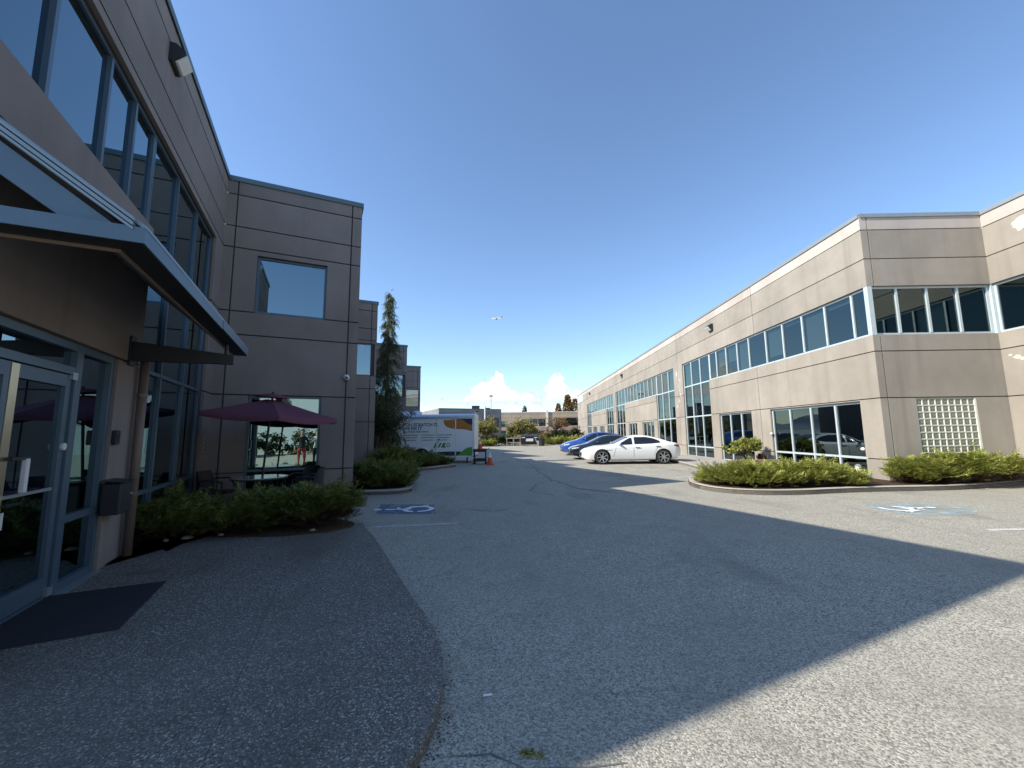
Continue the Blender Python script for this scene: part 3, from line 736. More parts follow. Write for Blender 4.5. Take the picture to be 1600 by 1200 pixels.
# ------------------------------------------------------------------ long beige building on the right
RB = absroot(thing('warehouse_building', 'long beige two storey concrete building in sun on the right', 'building', PR))
TR = 7.80; JR = [.66, 2.37, 3.70, 4.17, 5.62, 6.44, 7.33]
LEN = 59.0
talls = [(10.07, 13.53), (14.95, 18.5), (27.55, 31.1), (32.4, 35.9), (45.9, 49.4)]
strips = [(.0, 10.07), (18.5, 27.55), (35.9, 45.9)]
opsR = [(.0, 10.07, 4.17, 5.62)]+[(a, b, .02, 5.62) for a, b in talls]+[(18.5, 27.55, 4.17, 5.62), (35.9, 45.9, 4.17, 5.62)]
low = [(.69, 5.05, .12, 2.33), (6.37, 9.25, .05, 2.33), (19.3, 22.2, .05, 2.25), (37.2, 40.1, .05, 2.25), (41.8, 44.9, .05, 2.25)]
doorR = (23.7, 26.4, .05, 2.25); doorE = (56.6, 58.0, .05, 2.6)
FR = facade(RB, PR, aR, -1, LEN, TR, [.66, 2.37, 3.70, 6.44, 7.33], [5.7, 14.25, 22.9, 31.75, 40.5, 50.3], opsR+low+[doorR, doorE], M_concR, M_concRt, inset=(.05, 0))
bl_rng = random.Random(3)
def blindR(i, j):
    x = bl_rng.random(); return 1.0 if x < .25 else (.2+.6*bl_rng.random() if x < .5 else 0)
# first strip: hand-read pane rhythm and blinds
mu = [.68, 1.78, 2.88, 3.97, 5.06, 6.3, 7.27, 8.29, 9.28]
bl_list = [0, .10, 1, .08, .82, 0, 1, .55, .60, 0]
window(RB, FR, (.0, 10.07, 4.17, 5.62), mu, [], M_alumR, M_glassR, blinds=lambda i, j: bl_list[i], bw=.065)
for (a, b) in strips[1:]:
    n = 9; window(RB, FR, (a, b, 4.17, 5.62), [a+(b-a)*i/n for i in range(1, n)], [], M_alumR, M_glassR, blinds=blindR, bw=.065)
for (a, b) in talls:
    n = 3; window(RB, FR, (a, b, .02, 5.62), [a+(b-a)*i/n for i in range(1, n)], [.62, 2.34, 4.17], M_alumR, M_glassR, bw=.07, blinds=lambda i, j: (1.0 if (j == 3 and bl_rng.random() < .35) else 0))
window(RB, FR, low[0], [1.76, 2.87, 3.96], [.66], M_alumR, M_glassR, bw=.065)
window(RB, FR, low[1], [7.32, 8.29], [.62], M_alumR, M_glassR, bw=.065)
for o in low[2:]:
    window(RB, FR, o, [o[0]+(o[1]-o[0])*i/3 for i in (1, 2)], [], M_alumR, M_glassR, bw=.065)
window(RB, FR, doorR, [24.6, 25.5], [], M_alumR, M_glassR, bw=.065)
h = MB(FR); h.box((24.62, -.11, .08), (25.48, -.085, .2)); h.box((25.3, -.08, .95), (25.34, -.04, 1.25)); part('door_handle', h, M_white, RB)
dE = MB(FR); dE.box((56.65, -.14, .05), (57.95, -.09, 2.58)); dd_ = part('door', dE, plain('door_grey', (.20, .20, .21), .5), RB)
cap(RB, FR, LEN, TR, M_capR, ends=(0, 0))
# return face and the wing that comes towards the camera
W2 = 3.51; E2 = PR+Vector((math.cos(aR), -math.sin(aR), 0))*W2
gb = (.95, 2.62, .45, 2.345)
F2 = facade(RB, PR, aR+math.pi/2, 1, W2, TR, [.66, 2.37, 3.70, 6.44, 7.33], [.21], [(.0, W2, 4.17, 5.62), gb], M_concR, M_concRt, inset=(.05, 0))
window(RB, F2, (.0, W2, 4.17, 5.62), [.87, 1.74, 2.61], [], M_alumR, M_glassR, bw=.065)
cap(RB, F2, W2, TR, M_capR, ends=(.0, 0))
F3 = facade(RB, E2-uR*16, aR, -1, 16, TR, [.66, 2.37, 3.70, 6.44, 7.33], [7.5], [(.5, 16, 4.17, 5.62), (3, 7, .1, 2.33), (9, 13.2, .1, 2.33)], M_concR, M_concRt, inset=(.05, 0))
window(RB, F3, (.5, 16, 4.17, 5.62), [.5+15.5*i/14 for i in range(1, 14)], [], M_alumR, M_glassR, bw=.065, blinds=lambda i, j: (1 if i % 5 == 2 else 0))
window(RB, F3, (3, 7, .1, 2.33), [4, 5, 6], [.66], M_alumR, M_glassR, bw=.065)
window(RB, F3, (9, 13.2, .1, 2.33), [10, 11.1, 12.1], [.66], M_alumR, M_glassR, bw=.065)
cap(RB, F3, 16, TR, M_capR, ends=(0, 0))
# glass block window: every block is a piece
nx, nz = 9, 10; bwid = (gb[1]-gb[0]-.06)/nx; bh = (gb[3]-gb[2]-.02)/nz
fr = MB(F2); fr.box((gb[0], -.12, gb[2]), (gb[0]+.03, -.012, gb[3])); fr.box((gb[1]-.045, -.12, gb[2]), (gb[1], -.008, gb[3])); fr.box((gb[0]+.03, -.12, gb[2]), (gb[1]-.045, -.045, gb[3]))
M_mort = plain('block_mortar', (.72, .72, .60), .7); gw = part('block_window', fr, M_mort, RB); gw['label'] = 'gridded glass block window in the shaded return wall'
t = NT('glass_block'); t.b.inputs['IOR'].default_value = 1.5
M_block = t.set(t.mix(t.noise(45, 5, .7), (.05, .06, .05), (.34, .36, .29)), .10, spec=.8)
blk = MB(F2); r = .02; x0, z0 = gb[0]+.036, gb[2]+.01; a, b = bwid-.004, bh-.004; g_ = .011
blk.add([(0, -.018, 0), (a, -.018, 0), (a, -.018, b), (0, -.018, b), (g_, -.018, g_), (a-g_, -.018, g_), (a-g_, -.018, b-g_), (g_, -.018, b-g_), (g_+.004, -.034, g_+.004), (a-g_-.004, -.034, g_+.004), (a-g_-.004, -.034, b-g_-.004), (g_+.004, -.034, b-g_-.004), (a*.55, -.024, b*.45)],
        [(0, 1, 5, 4), (1, 2, 6, 5), (2, 3, 7, 6), (3, 0, 4, 7), (4, 5, 9, 8), (5, 6, 10, 9), (6, 7, 11, 10), (7, 4, 8, 11), (8, 9, 12), (9, 10, 12), (10, 11, 12), (11, 8, 12)])
o0 = part('glass_block', blk, [M_mort, M_block], gw)
for p_ in o0.data.polygons:
    if len(p_.vertices) == 3: p_.material_index = 1
ux2 = F2.to_3x3() @ Vector((1, 0, 0)); first = True
for i in range(nx):
    for j in range(nz):
        loc = ux2*(x0+i*(bwid-.0005))+Vector((0, 0, z0+j*bh))
        if first: o = o0; first = False
        else: o = o0.copy(); COL.objects.link(o); o.parent = gw
        o.location = loc
# peeled white patches
def patch(F, s, z, rs, rz_, seed, n=22):
    rr = random.Random(seed); pts = []
    for i in range(n):
        a = 2*math.pi*i/n; k = .75+.35*rr.random(); pts.append((s+rs*k*math.cos(a), .004, z+rz_*k*math.sin(a)))
    mb = MB(F); mb.add(pts, [tuple(range(n))]); return mb
M_peel2 = worn('efflorescence', (.60, .56, .50), .45, .62)
M_peel = plain('peeled_white', (.56, .53, .46), .8, var=.25, scale=14)
for (s, z, a, b, sd) in ((15.1, 7.0, .22, .2, 1), (15.65, 3.42, .10, .06, 2), (15.5, 3.36, .12, .05, 3), (15.8, 3.5, .06, .03, 4), (14.6, 6.9, .2, .16, 5)):
    o = part('peeled_patch', patch(F3, s, z, a, b, sd), M_peel, RB, fix=False)
for i in range(9):
    rr = random.Random(60+i); part('peeled_patch', patch(FR, 14.25+rr.uniform(-.35, .35), rr.uniform(2.6, 5.3), rr.uniform(.03, .12), rr.uniform(.05, .2), 70+i), M_peel2, RB, fix=False)
# roof, floor, back
rf = MB(); pts = [RP(LEN, -.24), RP(.24, -.24), Vector((E2.x+.24, PR.y+.24, 0)), E2-uR*16+Vector((.24, 0, 0)), E2-uR*16+Vector((18, 0, 0)), RP(LEN, -22)]
rf.prism([(p.x, p.y) for p in pts], 6.7, 6.76); part('roof', rf, M_roof, RB)
fl = MB(); fl.prism([(p.x, p.y) for p in pts], 3.3, 3.6); part('floor_slab', fl, M_int, RB)
fl = MB(); fl.prism([(p.x, p.y) for p in pts], -.04, .02); part('ground_slab', fl, M_int, RB)
bwl = MB(); P4 = [pts[3], pts[4], pts[5], RP(LEN, -.001)]
for a, b in zip(P4[:-1], P4[1:]): bwl.quad((a.x, a.y, -.05), (b.x, b.y, -.05), (b.x, b.y, 7.7), (a.x, a.y, 7.7))
part('rear_wall', bwl, M_concR, RB, fix=False)
pw = MB(); a = RP(0, -6); b = RP(LEN, -6); pw.quad((a.x, a.y, .03), (b.x, b.y, .03), (b.x, b.y, 6.69), (a.x, a.y, 6.69)); part('partition', pw, M_int, RB, fix=False)
wall_lamp(FR, 9.4, 6.86, 'wall pack lamp nearest the corner on the sunlit beige building', 'wall pack lamps')
wall_lamp(FR, 28.0, 6.95, 'middle wall pack lamp on the sunlit beige building', 'wall pack lamps')
wall_lamp(FR, 46.2, 6.95, 'farthest wall pack lamp on the sunlit beige building', 'wall pack lamps')
sg = thing('wall_sign', 'pale sign panel at the far end of the beige building', 'sign', FR @ Vector((55.5, 0, 6.85)))
h = MB(FR.to_3x3().to_4x4()); h.box((-2.6, .002, -.42), (2.6, .06, .42)); part('panel', h, plain('sign_pale', (.55, .68, .68), .5), sg)
# little white sensor lamps on window corners
for (s, z, lab) in ((5.02, 1.36, 'small round white lamp on the left jamb of the corner window'), (.74, .92, 'small round white lamp on the right jamb of the corner window')):
    t_ = thing('window_sensor', lab, 'sensor', FR @ Vector((s, 0, z)), 0, 'white sensors on the corner window')
    h = MB(FR.to_3x3().to_4x4()); h.lathe([(.001, .001), (.05, .001), (.055, .03), (.04, .07), (.001, .085)], (0, 0, 0), 14, 'y'); part('cap', h, M_white, t_, True)
    h = MB(FR.to_3x3().to_4x4()); h.box((-.012, -.08, -.012), (.012, .0, .012)); part('stem', h, M_white, t_)

# ------------------------------------------------------------------ background buildings
M_bg1 = concrete('far_grey_wall', (.27, .265, .26), .3); M_bg2 = concrete('far_tan_wall', (.46, .36, .26), .3); M_bg3 = concrete('far_pink_wall', (.42, .31, .26), .3)
M_dkwin = glass('glass_far', .10, (.10, .12, .12), (.8, .9, 1))
B1 = absroot(thing('office_building', 'grey two storey office block in shade behind the cargo trailer', 'building', (-6.0, 60, 0)))
F = facade(B1, (-10.5, 57.9, 0), aL+math.pi/2, 1, 9.75, 5.15, [4.55, 3.9, 2.3], [6.9], [(2.2, 6.7, 2.45, 3.75), (7.05, 9.3, 2.5, 3.75), (1, 6, .1, 2.1)], M_bg1)
window(B1, F, (2.2, 6.7, 2.45, 3.75), [3.1, 4.0, 4.9, 5.8], [], M_alumR, plain('greenish_glass', (.16, .24, .23), .25), blinds=None)
window(B1, F, (7.05, 9.3, 2.5, 3.75), [8.1], [], M_dark, M_dkwin); window(B1, F, (1, 6, .1, 2.1), [2.2, 3.4, 4.7], [], M_dark, M_dkwin)
sw = MB(); sw.quad((-1.69, 62.07, 0), (-6.8, 72.9, 0), (-6.8, 72.9, 5.15), (-1.69, 62.07, 5.15)); sw.quad((-10.5, 57.9, 0), (-15.6, 68.7, 0), (-15.6, 68.7, 5.15), (-10.5, 57.9, 5.15)); part('side_wall', sw, M_bg1, B1, fix=False)
rf = MB(); rf.prism([(-10.4, 58.1), (-1.8, 62.2), (-6.8, 72.8), (-15.5, 68.6)], 4.9, 5.0); part('roof', rf, M_roof, B1)
cap(B1, F, 9.75, 5.15, M_capL)
for i in range(9):
    h = MB(F); x = .5+i*.52; h.box((x, .002, 4.12), (x+.1, .03, 4.42)); h.box((x+.1, .002, 4.36 if i % 2 else 4.12), (x+.34, .03, 4.42 if i % 2 else 4.19)); part('sign_letter', h, plain('sign_teal', (.22, .33, .36), .5) if i == 0 else MATS['sign_teal'], B1)
h = MB(); h.box((-6.2, 62, 5.0), (-5.1, 63.2, 5.68)); h.box((-6.25, 61.95, 5.68), (-5.05, 63.25, 5.73)); u = part('roof_unit', h, M_dark, B1)
h = MB(); h.box((-4.3, 63, 5.0), (-3.5, 64, 5.45)); part('roof_unit', h, M_dark, B1)
B0 = absroot(thing('office_building', 'pale low building just showing beside the trailer roof vents', 'building', (-20, 82, 0)))
F = facade(B0, (-26, 82, 0), R(90), 1, 12, 5.9, [4.5, 3], [4, 8], [(1, 11, 3.1, 4.3)], M_bg2); window(B0, F, (1, 11, 3.1, 4.3), [3, 5, 7, 9], [], M_alumR, M_dkwin)
rf = MB(); rf.prism([(-26, 82.1), (-14.1, 82.1), (-14.1, 92), (-26, 92)], 5.6, 5.7); part('roof', rf, M_roof, B0); sw = MB(); sw.quad((-14, 82, 0), (-14, 92, 0), (-14, 92, 5.9), (-14, 82, 5.9)); part('side_wall', sw, M_bg2, B0, fix=False); cap(B0, F, 12, 5.9, M_capL)
B2 = absroot(thing('office_building', 'tan two storey office block with dark recessed windows across the far end', 'building', (6, 80, 0)))
zt2 = 5.6
o2 = [(.9, 2.4, 2.7, 3.8), (5.2, 10.0, 2.75, 4.3), (11.9, 20, 2.85, 4.4), (5, 6.6, .1, 2.0), (7.4, 9.4, .1, 2.0), (11, 17, .1, 2.0), (1, 3, .1, 2.0)]
F = facade(B2, (-3.4, 80, 0), R(90), 1, 34, zt2, [5.15, 4.5, 2.6, 2.1], [3.2, 10.3, 17.8, 25], o2, M_bg2, inset=(.05, .05))
for o in o2:
    n = max(2, int((o[1]-o[0])/1.4)); window(B2, F, o, [o[0]+(o[1]-o[0])*i/n for i in range(1, n)], [(o[2]+o[3])/2] if o[1]-o[0] > 5 and o[2] > 2 else [], M_alumR if o[0] == 5.2 else M_dark, M_dkwin, blinds=(lambda i, j: 1.0 if (i in (1, 2) and o[0] == 5.2) else 0))
cap(B2, F, 34, zt2, plain('cap_white', (.7, .7, .68), .5))
h = MB(F); h.box((4.6, .003, 1.95), (10.05, .5, 2.6)); h.box((10.5, .003, 1.95), (33, .5, 2.6)); part('canopy_band', h, M_bg3, B2)
for x in (4.7, 6.7, 9.6, 14.2, 18.5):
    h = MB(F); h.box((x, .1, 0), (x+.45, .45, 1.95)); part('column', h, M_bg3, B2)
h = MB(F); h.box((10.1, .004, 2.65), (10.45, .25, 6.0)); part('pier', h, plain('pier_white', (.72, .68, .58), .6), B2)
rf = MB(); rf.prism([(-2.4, 80.1), (31.4, 80.1), (31.4, 96), (-2.4, 96)], 5.3, 5.4); part('roof', rf, M_roof, B2)
sw = MB(); sw.quad((-2.5, 80, 0), (-2.5, 96, 0), (-2.5, 96, zt2), (-2.5, 80, zt2)); sw.quad((31.5, 80, 0), (31.5, 96, 0), (31.5, 96, zt2), (31.5, 80, zt2)); part('side_wall', sw, M_bg2, B2, fix=False)
for i, x in enumerate((14.6, 16.9, 20.1)):
    h = MB(); h.box((x-2.5, 84, 5.4), (x-1.6, 85, 5.95)); h.box((x-2.45, 83.95, 5.95), (x-1.65, 85.05, 6.0)); part('roof_unit', h, M_dark, B2)
# lamp posts and pole behind the trailer
def lamp_post(x, y, h, label, hr=.35):
    t = thing('street_lamp', label, 'street lamp', (x, y, 0), 0, 'lamp posts in the far lot')
    m_ = MB(); m_.tube([(0, 0, 0), (0, 0, h)], [.07, .045], 8); part('pole', m_, M_dark, t)
    m_ = MB(); m_.lathe([(.001, 0), (.10, 0), (hr, .12), (hr, .2), (.12, .32), (.001, .34)], (0, 0, h), 16); part('lamp_head', m_, M_dark, t)
    m_ = MB(); m_.lathe([(.001, -.02), (hr*.7, .03), (hr*.75, .1), (.001, .1)], (0, 0, h-.02), 16); part('lens', m_, M_lens, t)
lamp_post(-4.7, 90, 9.6, 'tall lamp post rising above the grey office block', .5)
lamp_post(-4.6, 52, 4.1, 'short lamp post between trailer and olive tree', .3)
fp = thing('flag_pole', 'slim white pole in front of the grey office block', 'pole', (-3.95, 58.5, 0))
m_ = MB(); m_.tube([(0, 0, 0), (0, 0, 5.3)], [.13, .10], 10); part('pole', m_, M_white, fp); m_ = MB(); m_.sphere((0, 0, 5.36), .11); part('finial', m_, M_white, fp)

# far hills
mb = MB(); pts = []
for i in range(61):
    x = -2600+i*5200/60; hh = 40+55*abs(math.sin(i*.31))+30*math.sin(i*.83+1)
    pts.append((x, max(12, hh)))
vs = []; fs = []
for i, (x, hh) in enumerate(pts): vs += [(x, 2300, -2), (x, 2500, hh*.6), (x, 2800, hh), (x, 3000, -2)]
for i in range(60):
    for k in range(3): fs.append((i*4+k, (i+1)*4+k, (i+1)*4+k+1, i*4+k+1))
struct('hills', mb.add(vs, fs), plain('far_hill', (.14, .19, .24), 1.0), 'low bluish hills on the horizon')
h = MB(F2); h.box((W2+.003, -.135, 4.174), (W2+.14, -.003, 5.616)); part('corner_post', h, M_alumR, RB)
h = MB(FR); h.box((.004, -.072, 4.174), (.072, -.004, 5.616)); part('corner_post', h, M_alumR, RB)
# ------------------------------------------------------------------ vegetation
def juniper(name, label, blobs, n, fr=.26, z0=.09, stems=5, mat=None, group='spreading junipers in the beds', dead=.12, lift=.12):
    """low spreading juniper: blobs = (x, y, radius_x, radius_y, height, angle)"""
    cx = np.mean([b[0] for b in blobs]); cy = np.mean([b[1] for b in blobs])
    t = thing(name, label, 'shrub', (cx, cy, z0), 0, group)
    Ps = []; Ds = []; Ss = []
    tot = sum(b[2]*b[3] for b in blobs)
    for (x, y, rx, ry, h, an) in blobs:
        k = int(n*rx*ry/tot)
        # arching boughs radiate from the heart; fronds sit along the outer two thirds
        nb = max(24, k//26)
        ba = RNG.uniform(0, 2*math.pi, nb); bl = RNG.uniform(.35, 1.0, nb)**.6; bt = RNG.uniform(.05, 1.0, nb)
        bi = RNG.integers(0, nb, k); u = RNG.uniform(.25, 1.0, k)**.75
        rr = u*bl[bi]; th = ba[bi]+RNG.normal(0, .10, k)
        dome = np.sqrt(np.clip(1-(rr*.96)**2, 0, 1))
        zz = h*(lift+(1-lift)*dome*(.35+.65*bt[bi]))+RNG.normal(0, .025, k)+h*.10*np.sin(ba[bi]*5+bl[bi]*9)
        px = rr*np.cos(th)*rx; py = rr*np.sin(th)*ry
        ca, sa = math.cos(an), math.sin(an)
        P = np.stack([x-cx+px*ca-py*sa, y-cy+px*sa+py*ca, np.maximum(zz, .03)], 1)
        dx = np.cos(th)*rx; dy = np.sin(th)*ry
        D = np.stack([dx*ca-dy*sa, dx*sa+dy*ca, np.zeros(k)], 1); D = unit(D)+RNG.normal(0, .38, (k, 3)); D[:, 2] = D[:, 2]*.6+.28+.25*dome
        sz = fr*RNG.uniform(.6, 1.25, k); st_ = RNG.random(k) < .05; sz[st_] *= 1.7; D[st_, 2] += .35; P[st_, 2] += .03
        Ps.append(P); Ds.append(D); Ss.append(sz)
    P = np.concatenate(Ps); D = np.concatenate(Ds); S = np.concatenate(Ss)
    roll = np.tile(np.array([[0, 0, 1.0]]), (len(P), 1))+RNG.normal(0, .3, (len(P), 3))
    V, F = scatter(*FROND, P, D, S, roll)
    mesh_obj('foliage', fast_mesh('foliage', V, F), mat or M_jun, t)
    kd = int(len(P)*dead); idx = RNG.choice(len(P), kd, replace=False); Pd = P[idx].copy(); Pd[:, :2] *= .9; Pd[:, 2] = np.maximum(.02, Pd[:, 2]*RNG.uniform(.15, .7, kd))
    V, F = scatter(*FROND2, Pd, D[idx], S[idx]*.9); mesh_obj('dead_twigs', fast_mesh('dead_twigs', V, F), M_dead, t)
    mb = MB()
    for (x, y, rx, ry, h, an) in blobs:
        for i in range(stems):
            a = 2*math.pi*i/stems+random.random(); r = .75
            mb.tube([(x-cx, y-cy, -.03), (x-cx+.3*rx*math.cos(a), y-cy+.3*ry*math.sin(a), h*.30), (x-cx+r*rx*math.cos(a), y-cy+r*ry*math.sin(a), h*.5)], [.035, .022, .008], 5)
    part('stems', mb, M_bark, t)
    return t
juniper('juniper_shrub', 'long shade-darkened juniper beside the entrance door and letter box', [(-4.95, 5.98, .75, .62, .36, .4), (-4.3, 6.36, .75, .58, .36, .3), (-5.35, 6.5, .6, .5, .42, .4), (-5.22, 5.80, .5, .36, .40, .4)], 10500, .17, mat=M_junShade)
juniper('juniper_shrub', 'rounded shade-darkened juniper overhanging the walk tip in front of the patio', [(-3.12, 6.80, .62, .6, .42, .3), (-3.65, 6.75, .6, .5, .40, .2)], 8000, .17, lift=.42, dead=.2, mat=M_junShade)
juniper('juniper_shrub', 'spreading shade-darkened juniper at the corner of the first box', [(-3.35, 11.15, .75, .65, .44, .2), (-3.95, 11.6, .7, .8, .55, 0), (-3.5, 12.2, .6, .7, .48, 0)], 7000, .21, mat=M_junShade)
juniper('juniper_shrub', 'low shade-darkened juniper on the kerb in front of the cargo trailer', [(-4.9, 16.6, .9, .9, .60, 0), (-4.1, 17.8, .8, .8, .45, .4), (-5.2, 18.4, 1.0, .9, .68, 0), (-3.4, 18.8, .6, .5, .28, .4)], 6500, .27, mat=M_junShade)
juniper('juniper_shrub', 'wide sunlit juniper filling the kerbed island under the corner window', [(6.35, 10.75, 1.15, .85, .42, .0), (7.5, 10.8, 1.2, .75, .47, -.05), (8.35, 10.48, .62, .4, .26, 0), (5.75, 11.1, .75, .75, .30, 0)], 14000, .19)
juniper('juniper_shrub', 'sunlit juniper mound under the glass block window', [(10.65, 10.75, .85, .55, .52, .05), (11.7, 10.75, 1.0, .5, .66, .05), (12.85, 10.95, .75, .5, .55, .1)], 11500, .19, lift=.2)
# small tray-clipped bush on its brick edge by the wall
def clump_tree(name, label, loc, trunk, crown, nleaf, leaf, mat, cat='tree', group=None, twigs=14, tr=.06, seed=1, bark=None, clumps=26, lean=(0, 0), hollow=.45):
    """trunk with limbs; crown = list of ellipsoids (x,y,z,rx,ry,rz) filled with leaf clumps"""
    rr = np.random.default_rng(seed); t = thing(name, label, cat, loc, 0, group); mb = MB()
    top = Vector((lean[0], lean[1], trunk)); mb.tube([(0, 0, -.05), top*.5+Vector((.03, 0, 0)), top], [tr, tr*.8, tr*.6], 7)
    Ps = []
    for (x, y, z, a, b, c) in crown:
        k = max(4, int(clumps*(a*b*c)/sum(q[3]*q[4]*q[5] for q in crown)))
        d = unit(rr.normal(size=(k, 3)))*(rr.uniform(hollow, 1, (k, 1))); C = d*np.array([[a, b, c]])+np.array([[x, y, z]])
        for q_ in C[:max(3, twigs*k//clumps)]:
            e_ = Vector(q_); mid = top.lerp(e_, .45)+Vector((0, 0, .08*trunk)); mb.tube([top*.92, mid, e_], [tr*.45, tr*.25, tr*.08], 5)
        m_ = nleaf//(len(crown)*k)+1; cr_ = min(a, b, c)*.42
        P = np.repeat(C, m_, 0)+rr.normal(size=(k*m_, 3))*cr_*np.array([[1, 1, .8]])*.55
        Ps.append(P)
    part('trunk', mb, bark or M_bark, t)
    P = np.concatenate(Ps); D = rr.normal(size=P.shape); D[:, 2] = D[:, 2]*.6+.1
    V, F = scatter(*LEAF, P, D, leaf*rr.uniform(.6, 1.3, len(P)))
    mesh_obj('crown', fast_mesh('crown', V, F), mat, t); return t
clump_tree('clipped_bush', 'small flat topped bush on a brick edge by the beige wall', (9.35, 16.6, .12), .42, [(-.35, -.1, .72, .5, .4, .20), (.15, 0, .86, .6, .45, .24), (.5, .1, .70, .42, .4, .22)], 5200, .085, MATS['juniper'], 'bush', seed=4, tr=.05, clumps=40)
clump_tree('clipped_bush', 'dark brown stubby plant next to the flat topped bush', (10.0, 16.5, .12), .2, [(0, 0, .35, .2, .2, .18)], 700, .07, M_dead, 'bush', seed=5, tr=.03, clumps=10)
be = thing('brick_edging', 'low brick edging round the small bush by the beige wall', 'edging', (9.3, 15.95, .1))
M_brk = plain('old_brick', (.30, .20, .14), .9, var=.35, scale=9)
bm_ = MB().bbox((-.10, -.05, 0), (.10, .05, .065), .008); o0 = part('brick', bm_, M_brk, be)
k = 0
for row in range(4):
    for i in range(9):
        if k: o = o0.copy(); COL.objects.link(o); o.parent = be
        else: o = o0
        x = -.85+i*.212+(.1 if row % 2 else 0); o.location = (x+random.gauss(0, .004), .12*math.sin(i*.3)+random.gauss(0, .006), row*.07); o.rotation_euler = (0, 0, random.gauss(0, .04)); k += 1

# weeping conifer against the second box
def conifer(loc, H, label):
    t = thing('weeping_conifer', label, 'tree', loc); mb = MB(); rr = np.random.default_rng(11)
    mb.tube([(0, 0, 0), (.02, 0, H*.4), (.0, 0, H*.75), (.10, 0, H*.97)], [.13, .09, .045, .012], 8)
    Ps = []; Ds = []; Ss = []
    for i in range(190):
        z = H*(.12+.86*(i/190)**.9); f = 1-z/H; R0 = (.10+1.1*f**.9)*rr.uniform(.55, 1.1); a = rr.uniform(0, 6.283)
        if rr.random() < .08: R0 *= 1.3
        dr = R0*rr.uniform(.5, 1.0)
        p0 = np.array([.05*z/H, 0, z]); p1 = p0+np.array([math.cos(a)*R0*.6, math.sin(a)*R0*.6, .05*R0]); p2 = p0+np.array([math.cos(a)*R0, math.sin(a)*R0, -dr*.9])
        mb.tube([tuple(p0), tuple(p1), tuple(p2)], [.02, .012, .004], 4)
        k = int(10+34*R0)
        u = rr.uniform(.1, 1, k)[:, None]; P = (1-u)**2*p0+2*u*(1-u)*p1+u*u*p2+rr.normal(0, .045, (k, 3))
        D = np.stack([np.full(k, math.cos(a)*.35), np.full(k, math.sin(a)*.35), np.full(k, -.9)], 1)+rr.normal(0, .3, (k, 3))
        Ps.append(P); Ds.append(D); Ss.append(rr.uniform(.16, .34, k))
    n = 24; Ps.append(np.stack([rr.normal(.08, .03, n), rr.normal(0, .03, n), H*rr.uniform(.86, 1.0, n)], 1)); Ds.append(rr.normal(0, .5, (n, 3))+np.array([[0, 0, -.4]])); Ss.append(rr.uniform(.1, .2, n))
    part('trunk', mb, M_bark, t); P, D, S = map(np.concatenate, (Ps, Ds, Ss)); V, F = scatter(*frond(5, .22, .32), P, D, S)
    mesh_obj('crown', fast_mesh('crown', V, F), M_con, t)
conifer((-6.2, 19.9, .08), 8.75, 'narrow weeping conifer with its top in the sun beside the stepped boxes')
# dark loose tree in front of it, bare branches reaching right
def loose_tree(loc, label):
    t = thing('garden_tree', label, 'tree', loc); rr = np.random.default_rng(21); mb = MB(); ends = []
    base = Vector((0, 0, 0)); fork = Vector((.12, 0, 1.35))
    mb.tube([base+Vector((0, 0, -.05)), Vector((.02, 0, .7)), fork], [.075, .06, .05], 8)
    mb.tube([Vector((-.06, .05, 0)), Vector((-.12, .05, .7)), Vector((-.35, .05, 1.6))], [.05, .04, .025], 7)
    for i in range(30):
        a = rr.uniform(0, 6.283); el_ = rr.uniform(.35, 1.15); L = rr.uniform(.7, 1.45)
        if i >= 24: a = rr.uniform(-.5, .5); el_ = rr.uniform(.35, .8); L = rr.uniform(1.5, 2.25)
        s0 = fork if i % 3 else Vector((-.3, .05, 1.45))
        e_ = s0+Vector((math.cos(a)*math.cos(el_), .7*math.sin(a)*math.cos(el_), math.sin(el_)))*L
        mid = s0.lerp(e_, .5)+Vector(rr.normal(0, .09, 3)); mb.tube([s0, mid, e_], [.024, .014, .005], 5); ends.append((s0, mid, e_, i >= 24))
        for j in range(3):
            q_ = mid.lerp(e_, rr.uniform(.2, 1)); tw = q_+Vector(rr.normal(0, .22, 3))+(e_-s0).normalized()*.18; mb.tube([q_, q_.lerp(tw, .5)+Vector(rr.normal(0, .03, 3)), tw], [.009, .006, .003], 4); ends.append((q_, q_, tw, i >= 24))
    part('trunk', mb, M_bark, t); Ps = []
    for s0, m_, e_, bare in ends:
        if bare: continue
        k = 95; u = rr.uniform(.25, 1.05, k)[:, None]; P = np.where(u < .5, np.array(s0)+(np.array(m_)-np.array(s0))*u*2, np.array(m_)+(np.array(e_)-np.array(m_))*(u*2-1))
        Ps.append(P+rr.normal(0, .11, (k, 3)))
    P = np.concatenate(Ps); D = rr.normal(size=P.shape); V, F = scatter(*LEAF, P, D, .085*rr.uniform(.5, 1.3, len(P))); mesh_obj('crown', fast_mesh('crown', V, F), M_leaf, t)
loose_tree((-5.95, 17.7, .08), 'dark loose garden tree with bare twigs reaching over the trailer')
